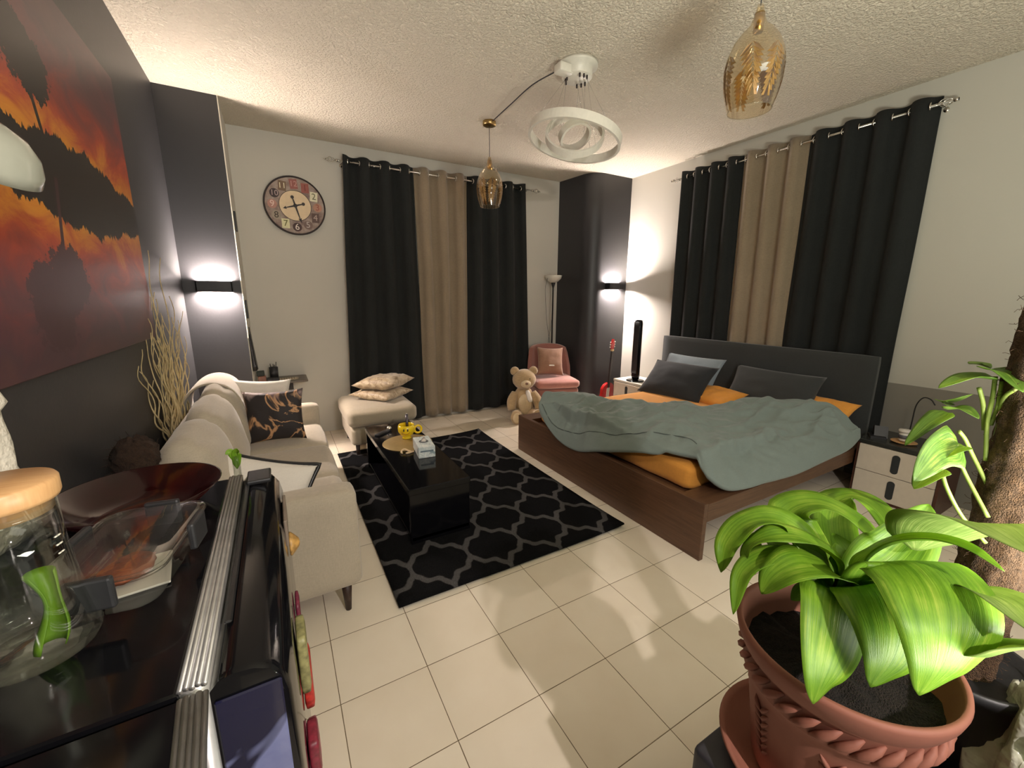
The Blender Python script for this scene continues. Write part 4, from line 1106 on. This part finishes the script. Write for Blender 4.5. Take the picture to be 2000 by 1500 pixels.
for j in range(12):
    for i in range(8): k = j * 9 + i; f.append((k, k + 1, k + 10, k + 9))
o = mk('green_leaf', v, f, 'leaf', origin=(jx, jy, zt + .012), label='curled bright green leaf inside the glass jar', cat='leaf'); md = o.modifiers.new('thick', 'SOLIDIFY'); md.thickness = .0015
# red glass platter
px, py = -.37, -.575
o = mk('red_platter', *(lambda q: (q.v, q.f))(B().lathe([(0, .004), (.07, .0), (.10, .012), (.150, .055), (.153, .055), (.104, .008), (.072, -.003 + .003), (0, .0)], (px, py, zt + .002), 56)), 'red_glass', origin=(px, py, zt), label='dark red glossy platter behind the glass food container', cat='platter')
# glass food container
XK = TR((-.318, -.845, zt), 0, 0, -.16)
t = root('food_container', 'clear glass food container with black clips on top of the black fridge', 'container', (-.318, -.845, zt))
def rrect(hx, hy, r, n=6):
    out = []
    for (sx_, sy_, a0) in ((1, 1, 0), (-1, 1, PI / 2), (-1, -1, PI), (1, -1, 3 * PI / 2)):
        for i in range(n + 1):
            a = a0 + PI / 2 * i / n; out.append((sx_ * (hx - r) + r * math.cos(a), sy_ * (hy - r) + r * math.sin(a)))
    return out
def shell(levels, mat, name, par, xf, close=True):
    v = []; f = []; n = None
    for (hx, hy, r, z_) in levels:
        R_ = rrect(hx, hy, r); n = len(R_); v += [xf @ Vector((x, y, z_)) for x, y in R_]
    for j in range(len(levels) - 1):
        for i in range(n): f.append((j * n + i, j * n + (i + 1) % n, (j + 1) * n + (i + 1) % n, (j + 1) * n + i))
    if close: f.append(tuple(range(n))); 
    if close == 2: f.append(tuple((len(levels) - 1) * n + i for i in range(n)))
    return mk(name, v, f, mat, par)
shell([(.058, .098, .03, .002), (.064, .104, .034, .012), (.072, .112, .036, .058), (.078, .118, .038, .060), (.078, .118, .038, .064)], 'clear_glass', 'glass_dish', t, XK)
shell([(.074, .114, .036, .066), (.080, .120, .038, .066), (.080, .120, .038, .074), (.070, .110, .034, .077)], 'clear_glass', 'clear_lid', t, XK, 2)
pts = [XK @ Vector((x, y, .070)) for x, y in rrect(.0795, .1195, .038)]
B().tube(pts, .0035, 6, closed=True).make('seal_bead', 'clear_glass', t)
for (x, y, w, l) in ((.083, .03, .006, .030), (-.083, .03, .006, .030), (0, -.123, .028, .006), (0, .123, .028, .006)):
    B().box(x - w if w < .02 else x - w, x + w, y - l, y + l, .030, .080, .004, 2, XK).make('clip', 'black_plastic', t, smooth=False)
B().box(-.035, .045, -.06, .05, .002, .006, .001, 1, XK @ Matrix.Rotation(.3, 4, 'Z')).make('paper', 'white_plastic', t, smooth=False)
mk('cookie_piece', *(lambda q: (q.v, q.f))(B().ell((0, 0, .018), (.036, .045, .011), XK @ TR((-.012, -.0, 0)), rough=.25)), plain('brown_pastry', srgb(120, 62, 36), .7, var=.35, scale=60, bump=.5), origin=(-.33, -.845, zt + .01), label='brown baked piece inside the glass food container', cat='food')
# small sprig in a glass tube at the far corner of the cabinet
gx_, gy_ = -.195, -.475
t = root('bud_vase', 'slim glass tube with a green sprig at the far corner of the black fridge top', 'bud vase', (gx_, gy_, zt)); t.name = 'bud_vase'
B().lathe([(.0, .0), (.009, .0), (.009, .06), (.0075, .06), (.0075, .004), (0, .004)], (gx_, gy_, zt + .008), 16).make('glass_tube', 'clear_glass', t)
t2 = t
# white bag and dome lamp at the left edge
t = root('white_bag', 'crumpled white plastic bag at the left edge, behind the bamboo-lidded jar', 'bag', (-.60, -.60, zt))
v = []; f = []; n = 40; m = 26
for j in range(m + 1):
    q = j / m; prof = (.085 + .012 * math.sin(q * 9)) if q < .62 else .085 * (1 - (q - .62) / .38) ** .8 + .012
    if q > .9: prof = .012 + (q - .9) * .30
    for i in range(n):
        a = 2 * PI * i / n; k = 1 + .16 * noise.noise(Vector((math.cos(a) * 2, math.sin(a) * 2, q * 5))) + .06 * noise.noise(Vector((math.cos(a) * 6, math.sin(a) * 6, q * 9)))
        if j == 0: k *= .9
        v.append((-.60 + .8 * prof * k * math.cos(a), -.60 + .9 * prof * k * math.sin(a), zt + .002 + .42 * q))
for j in range(m):
    for i in range(n): f.append((j * n + i, j * n + (i + 1) % n, (j + 1) * n + (i + 1) % n, (j + 1) * n + i))
f.append(tuple(range(n)))
mk('bag_body', v, f, plain('white_crinkled_plastic', srgb(216, 208, 194), .45, var=.05, scale=20, bump=.5, bdist=.01), t)
B().tube([(-.60 + .012 * math.cos(a), -.60 + .012 * math.sin(a), zt + .38) for a in [2 * PI * i / 12 for i in range(12)]], .004, 6, closed=True).make('tie', 'white_cloth', t)
dx_, dy_, dz_ = -.54, -.44, 1.75
t = root('dome_lamp', 'white dome-shaped lamp shade cut by the left edge of the photo', 'lamp', (-.60, -.78, zt))
XD = TR((dx_, dy_, dz_), .25, .5, 0) @ Matrix.Scale(.80, 4)
B().lathe([(0, .085), (.03, .083), (.07, .066), (.10, .035), (.115, 0), (.118, -.03), (.114, -.03), (.111, 0), (.096, .032), (.066, .062), (0, .08)], n=48, xf=XD).make('dome_shade', plain('glossy_off_white', srgb(150, 150, 138), .15, var=.03), t)
B().tube(curve_pts([(-.64, -.80, zt), (-.655, -.80, 1.4), (-.655, -.74, 1.8), (-.64, -.55, 1.93), tuple(XD @ Vector((0, 0, .083)))], 8), .006, 8).make('arm', 'black_satin', t)
B().lathe([(0, 0), (.04, 0), (.04, .012), (0, .016)], (-.64, -.80, zt), 24).make('base', 'black_satin', t)

# ------------------------------------------------------------------ leaves
def leaf_geo(path, w, fold=.25, droop=0.0, up=None, n=7, wave=.0, seed=0, shape='lance', side=None):
    P = curve_pts(path, 7); m = len(P); v = []; f = []; uv = []
    for i, p in enumerate(P):
        q = i / (m - 1); t = (P[min(i + 1, m - 1)] - P[max(i - 1, 0)]).normalized()
        U = Vector(up) if up is not None else Vector((0, 0, 1))
        sd = Vector(side) if side is not None else t.cross(U)
        sd = sd - t * sd.dot(t)
        if sd.length < 1e-4: sd = t.cross(Vector((1, 0, 0)))
        sd.normalize(); nn = sd.cross(t).normalized()
        if shape == 'lance': ww = w * (max(0.0, math.sin(PI * min(1, (q * .97 + .03)) ** .85)) ** .7) * (1 if q > .12 else .35 + .65 * q / .12)
        elif shape == 'heart': ww = w * (max(0, 1 - q) ** .62) * min(1, (q + .02) * 5.5) ** .5 * 1.15
        else: ww = w
        ww = max(ww, w * .02)
        for j in range(n):
            s = -1 + 2 * j / (n - 1)
            bend = fold * abs(s) ** 1.3 * ww * .5
            wv = wave * ww * math.sin(q * 14 + seed + s) * abs(s)
            v.append(p + sd * (s * ww * .5) + nn * (bend + wv)); uv.append((j / (n - 1), q))
    for i in range(m - 1):
        for j in range(n - 1): k = i * n + j; f.append((k, k + 1, k + n + 1, k + n))
    return v, f, uv
def leaf(parent, path, w, mat='leaf', name='leaf', **kw):
    v, f, uv = leaf_geo(path, w, **kw); o = mk(name, v, f, mat, parent, uv=uv)
    md = o.modifiers.new('thick', 'SOLIDIFY'); md.thickness = .0007; md.offset = 0
    return o

# sprig
leaf(t2, [(gx_, gy_, zt + .03), (gx_ + .004, gy_ - .005, zt + .075), (gx_ + .012, gy_ - .02, zt + .085)], .022, up=(0, -1, .3))
leaf(t2, [(gx_, gy_, zt + .05), (gx_ - .008, gy_ - .006, zt + .08), (gx_ - .02, gy_ - .01, zt + .078)], .018, up=(0, -1, .3))

# ------------------------------------------------------------------ black box stand, terracotta pot with plant
put('black_box', B().box(.575, 1.30, -2.15, -1.325, .0, .60, .012, 3), 'grey_box', (.93, -1.7, 0), 'dark grey low box under the terracotta flower pot', 'box', True)
bpy.data.objects['black_box'].data.set_sharp_from_angle(angle=math.radians(35))
PX, PY, PR = .728, -1.4706, .1557
t = root('potted_plant', 'terracotta pot with lush bright green strap leaves in the right foreground', 'plant', (PX, PY, .61))
zr = .90
prof = [(0, .612), (.098, .612), (.104, .62), (.112, .68), (.126, .78), (.130, .80), (.134, .803), (.138, .81), (.1385, .85), (.146, .86), (.154, .878), (.1575, .893), (.156, .90), (.149, .901), (.147, .893), (.142, .87), (.135, .84), (.13, .83)]
B().lathe(prof, (PX, PY, 0), 72).make('pot', 'terracotta', t)
rp = B()                                   # rope band under the rim
for k in range(34):
    a = 2 * PI * k / 34; pts = []
    for i in range(5):
        q = i / 4; aa = a + .27 * q; pts.append((PX + (.1385 + .004 * math.sin(PI * q)) * math.cos(aa), PY + (.1385 + .004 * math.sin(PI * q)) * math.sin(aa), .812 + .036 * q))
    rp.tube(pts, [.002, .006, .0075, .006, .002], 6)
rp.make('rope_band', 'terracotta', t)
for k in range(7):                         # raised leaf reliefs
    em = B()
    a0 = 2 * PI * k / 7
    for i in range(7):
        for sd in (-1, 1):
            z_ = .66 + .016 * i; r_ = .108 + (z_ - .66) * .16
            pts = [(PX + (r_ + .001 + .003 * math.sin(PI * q / 3)) * math.cos(a0 + sd * .09 * q / 3 * 1.5), PY + (r_ + .001 + .003 * math.sin(PI * q / 3)) * math.sin(a0 + sd * .09 * q / 3 * 1.5), z_ + .022 * q / 3) for q in range(4)]
            em.tube(pts, [.0015, .004, .0035, .001], 5)
    em.make('leaf_relief', 'terracotta', t)
sv = []; sf = []; n = 40
sb = B().lathe([(.0, .842), (.04, .846), (.08, .838), (.12, .842), (.136, .842)], (PX, PY, 0), 48)
for i, p in enumerate(sb.v): sb.v[i] = (p[0], p[1], p[2] + .012 * noise.noise(Vector(p) * 40))
sb.make('soil', 'soil', t)
mk('saucer', *(lambda q: (q.v, q.f))(B().lathe([(0, .0), (.12, .0), (.155, .035), (.163, .042), (.160, .046), (.15, .038), (.118, .007), (0, .007)], (PX, PY, .602), 64)), 'terracotta', origin=(PX, PY, .60), label='terracotta saucer under the flower pot', cat='saucer')
crown = Vector((PX, PY, .87))
stub = B().tube([(PX, PY, .82), (PX, PY, .86), (PX + .005, PY, .90)], [.022, .018, .012], 12); stub.make('stem', 'stem', t)
def L(pts, w, base=True, lift=.0, mat='leaf', par=None, c=None, **kw):
    p = [P3(*a) for a in pts]
    if base: w = w * 1.15
    if base: p = [Vector(c or crown), ] + p
    return leaf(par or t, p, w, mat, **kw)
L([(1600, 1110, .96), (1535, 1025, .95), (1465, 1020, .93), (1422, 1060, .92), (1408, 1118, .93)], .062, wave=.06, seed=1)
L([(1590, 1090, 1.02), (1545, 1008, 1.03), (1600, 985, 1.04), (1665, 1015, 1.04), (1728, 1072, 1.03)], .075, wave=.05, seed=2)
L([(1640, 1120, 1.05), (1625, 1010, 1.12), (1665, 972, 1.14), (1715, 1000, 1.12), (1746, 1058, 1.08)], .07, wave=.05, seed=3)
L([(1640, 1120, .97), (1605, 1072, .94), (1560, 1048, .92), (1510, 1048, .90), (1465, 1066, .90), (1448, 1100, .91)], .05, wave=.08, seed=4)
L([(1640, 1140, .95), (1600, 1110, .91), (1555, 1108, .88), (1515, 1128, .87), (1487, 1160, .87)], .078, seed=5)
L([(1600, 1140, .95), (1545, 1092, .92), (1490, 1092, .90), (1448, 1125, .89), (1432, 1200, .90)], .046, seed=6)
L([(1645, 1160, .92), (1640, 1185, .88), (1628, 1250, .86), (1608, 1320, .85), (1588, 1375, .86)], .098, seed=7, fold=.12, side=(1, -.3, 0))
L([(1700, 1130, .93), (1765, 1095, .90), (1820, 1140, .86), (1842, 1220, .83), (1832, 1300, .83), (1795, 1358, .85)], .125, seed=8, fold=.10, side=(1, -.6, .1))
L([(1690, 1150, .93), (1722, 1160, .90), (1745, 1225, .88), (1735, 1290, .875), (1700, 1342, .88)], .115, seed=9, fold=.14, side=(1, -.5, .05))
L([(1672, 1140, .95), (1700, 1090, .93), (1750, 1062, .91), (1820, 1056, .89), (1890, 1072, .87), (1962, 1116, .86)], .040, seed=10, fold=.35)
L([(1690, 1130, 1.0), (1740, 1085, 1.02), (1785, 1035, 1.03), (1815, 985, 1.05)], .085, seed=11, fold=.4, side=(.5, -1, -.3))
L([(1645, 1130, .98), (1637, 1095, .98), (1632, 1060, .99)], .05, seed=12, fold=.5, side=(1, -.4, 0))
L([(1660, 1130, 1.0), (1650, 1085, 1.02), (1625, 1040, 1.04)], .06, seed=13, fold=.4, side=(1, -.4, 0))
L([(1640, 1170, .93), (1605, 1165, .91), (1570, 1160, .90), (1545, 1172, .90)], .05, seed=14)
L([(1690, 1160, .95), (1715, 1135, .93), (1745, 1120, .92)], .035, seed=15, fold=.5)
L([(1700, 1110, 1.02), (1745, 1080, 1.06), (1790, 1072, 1.08)], .05, seed=16)
L([(1680, 1165, .92), (1700, 1185, .91), (1712, 1190, .91)], .025, seed=17)
L([(1560, 1120, 1.0), (1510, 1060, 1.02), (1478, 1055, 1.02), (1470, 1095, 1.02)], .04, seed=18)

# ------------------------------------------------------------------ moss pole plant behind
MX, MY = 1.0, -1.57
t = root('moss_pole_plant', 'climbing pothos on a brown coir pole in a dark pot at the right edge', 'plant', (MX, MY, .60))
B().lathe([(0, .605), (.075, .605), (.10, .80), (.104, .80), (.104, .82), (.097, .82), (.094, .80), (0, .79)], (MX, MY, 0), 40).make('pot', 'black_plastic', t)
bb = B().lathe([(0, .79), (.095, .795)], (MX, MY, 0), 32); bb.make('soil', 'soil', t)
v = []; f = []; n = 36; m = 60
for j in range(m + 1):
    zz = .78 + .80 * j / m
    for i in range(n):
        a = 2 * PI * i / n; r_ = .040 + .008 * noise.noise(Vector((math.cos(a) * 3, math.sin(a) * 3, zz * 18))) + .004 * noise.noise(Vector((math.cos(a) * 14, math.sin(a) * 14, zz * 70)))
        v.append((MX + .01 + r_ * math.cos(a) + .02 * (zz - .78), MY + r_ * math.sin(a), zz))
for j in range(m):
    for i in range(n): f.append((j * n + i, j * n + (i + 1) % n, (j + 1) * n + (i + 1) % n, (j + 1) * n + i))
f.append(tuple(m * n + i for i in range(n)))
mk('coir_pole', v, f, 'moss', t)
rnd = random.Random(8); fz = B()
for k in range(420):
    a = rnd.random() * 2 * PI; zz = .80 + .75 * rnd.random(); p = Vector((MX + .01 + .043 * math.cos(a) + .02 * (zz - .78), MY + .043 * math.sin(a), zz))
    d = Vector((math.cos(a), math.sin(a), rnd.gauss(0, .6))).normalized()
    fz.tube([p, p + d * .006, p + d * .009 + Vector((0, 0, rnd.gauss(0, .004)))], .0004, 3)
fz.make('fibres', 'moss', t, kind='stuff')
def pet(pts, r=.003, par=None):
    p = curve_pts([P3(*a) for a in pts], 6); B().tube(p, r, 7).make('petiole', 'stem', par or t)
kw = dict(base=False, mat='leaf2')
L([(1852, 806, 1.08), (1815, 828, 1.06), (1767, 870, 1.03)], .042, shape='heart', seed=20, **kw)
L([(1945, 742, 1.10), (1890, 738, 1.09), (1833, 758, 1.06)], .055, shape='heart', seed=21, **kw)
L([(1930, 722, 1.10), (1965, 730, 1.08), (1998, 766, 1.05)], .06, shape='heart', seed=22, **kw)
L([(1850, 790, 1.12), (1875, 782, 1.11), (1900, 770, 1.10)], .040, shape='heart', seed=23, **kw)
L([(1852, 800, 1.10), (1880, 800, 1.09), (1912, 818, 1.08)], .05, shape='heart', seed=24, **kw)
L([(1872, 868, 1.06), (1830, 885, 1.03), (1784, 940, 1.0)], .075, shape='heart', seed=25, fold=.15, side=(.5, .2, 1), **kw)
L([(1838, 915, 1.05), (1812, 930, 1.04), (1785, 955, 1.03)], .055, shape='heart', seed=26, **kw)
L([(1885, 872, 1.06), (1862, 880, 1.05), (1835, 898, 1.04)], .04, shape='heart', seed=27, **kw)
L([(1935, 720, 1.12), (1910, 712, 1.12), (1893, 711, 1.11)], .04, shape='heart', seed=28, **kw)
L([(1850, 792, 1.12), (1838, 785, 1.11), (1828, 781, 1.10)], .03, shape='heart', seed=29, **kw)
for pp in ([(1944, 735, 1.10), (1938, 780, 1.10), (1928, 826, 1.10), (1925, 900, 1.11)], [(1957, 745, 1.10), (1950, 790, 1.10), (1935, 830, 1.11)],
           [(1985, 758, 1.07), (1960, 780, 1.09), (1950, 830, 1.11), (1940, 870, 1.12)], [(1873, 842, 1.07), (1885, 858, 1.08), (1900, 890, 1.10), (1935, 960, 1.12)],
           [(1868, 868, 1.06), (1872, 890, 1.07), (1885, 925, 1.09), (1930, 1010, 1.11)], [(1838, 915, 1.05), (1850, 955, 1.06), (1880, 1010, 1.09), (1925, 1060, 1.12)],
           [(1912, 757, 1.09), (1920, 790, 1.10), (1922, 840, 1.11)]):
    pet(pp, .0032)
L([(1790, 1075, 1.0), (1835, 1040, .95), (1885, 1022, .90), (1940, 1030, .86), (2030, 1090, .80)], .15, base=False, mat='leaf3', seed=30, fold=.12)
L([(1880, 1160, .92), (1925, 1162, .90), (1970, 1185, .87), (2030, 1245, .83)], .075, base=False, mat='leaf3', seed=31)
L([(1870, 1280, .90), (1920, 1285, .88), (1975, 1272, .86), (2040, 1262, .84)], .07, base=False, mat='leaf3', seed=32)
pet([(1890, 1236, .92), (1930, 1252, .90), (1990, 1258, .88), (2020, 1262, .86)], .006)
# white plastic bag at the bottom right
t = root('plastic_bag', 'crumpled translucent white plastic bag on the dark box at the bottom right corner', 'bag', (.97, -1.685, .60))
v = []; f = []; n = 48; m = 24
for j in range(m + 1):
    th = PI * (.02 + .5 * j / m)
    for i in range(n):
        a = 2 * PI * i / n; d = Vector((math.sin(th) * math.cos(a), math.sin(th) * math.sin(a), math.cos(th)))
        k = 1 + .30 * noise.noise(d * 2.6 + Vector((3, 1, 0))) + .14 * abs(noise.noise(d * 7))
        v.append((.97 + .11 * d.x * k, -1.685 + .075 * d.y * k, .602 + .24 * max(0, d.z) * k))
for j in range(m):
    for i in range(n): f.append((j * n + i, j * n + (i + 1) % n, (j + 1) * n + (i + 1) % n, (j + 1) * n + i))
f.append(tuple(range(n)))
mk('bag_body', v, f, plain('translucent_white_plastic', srgb(190, 188, 172), .25, var=.12, scale=14, bump=.6, bdist=.01), t)
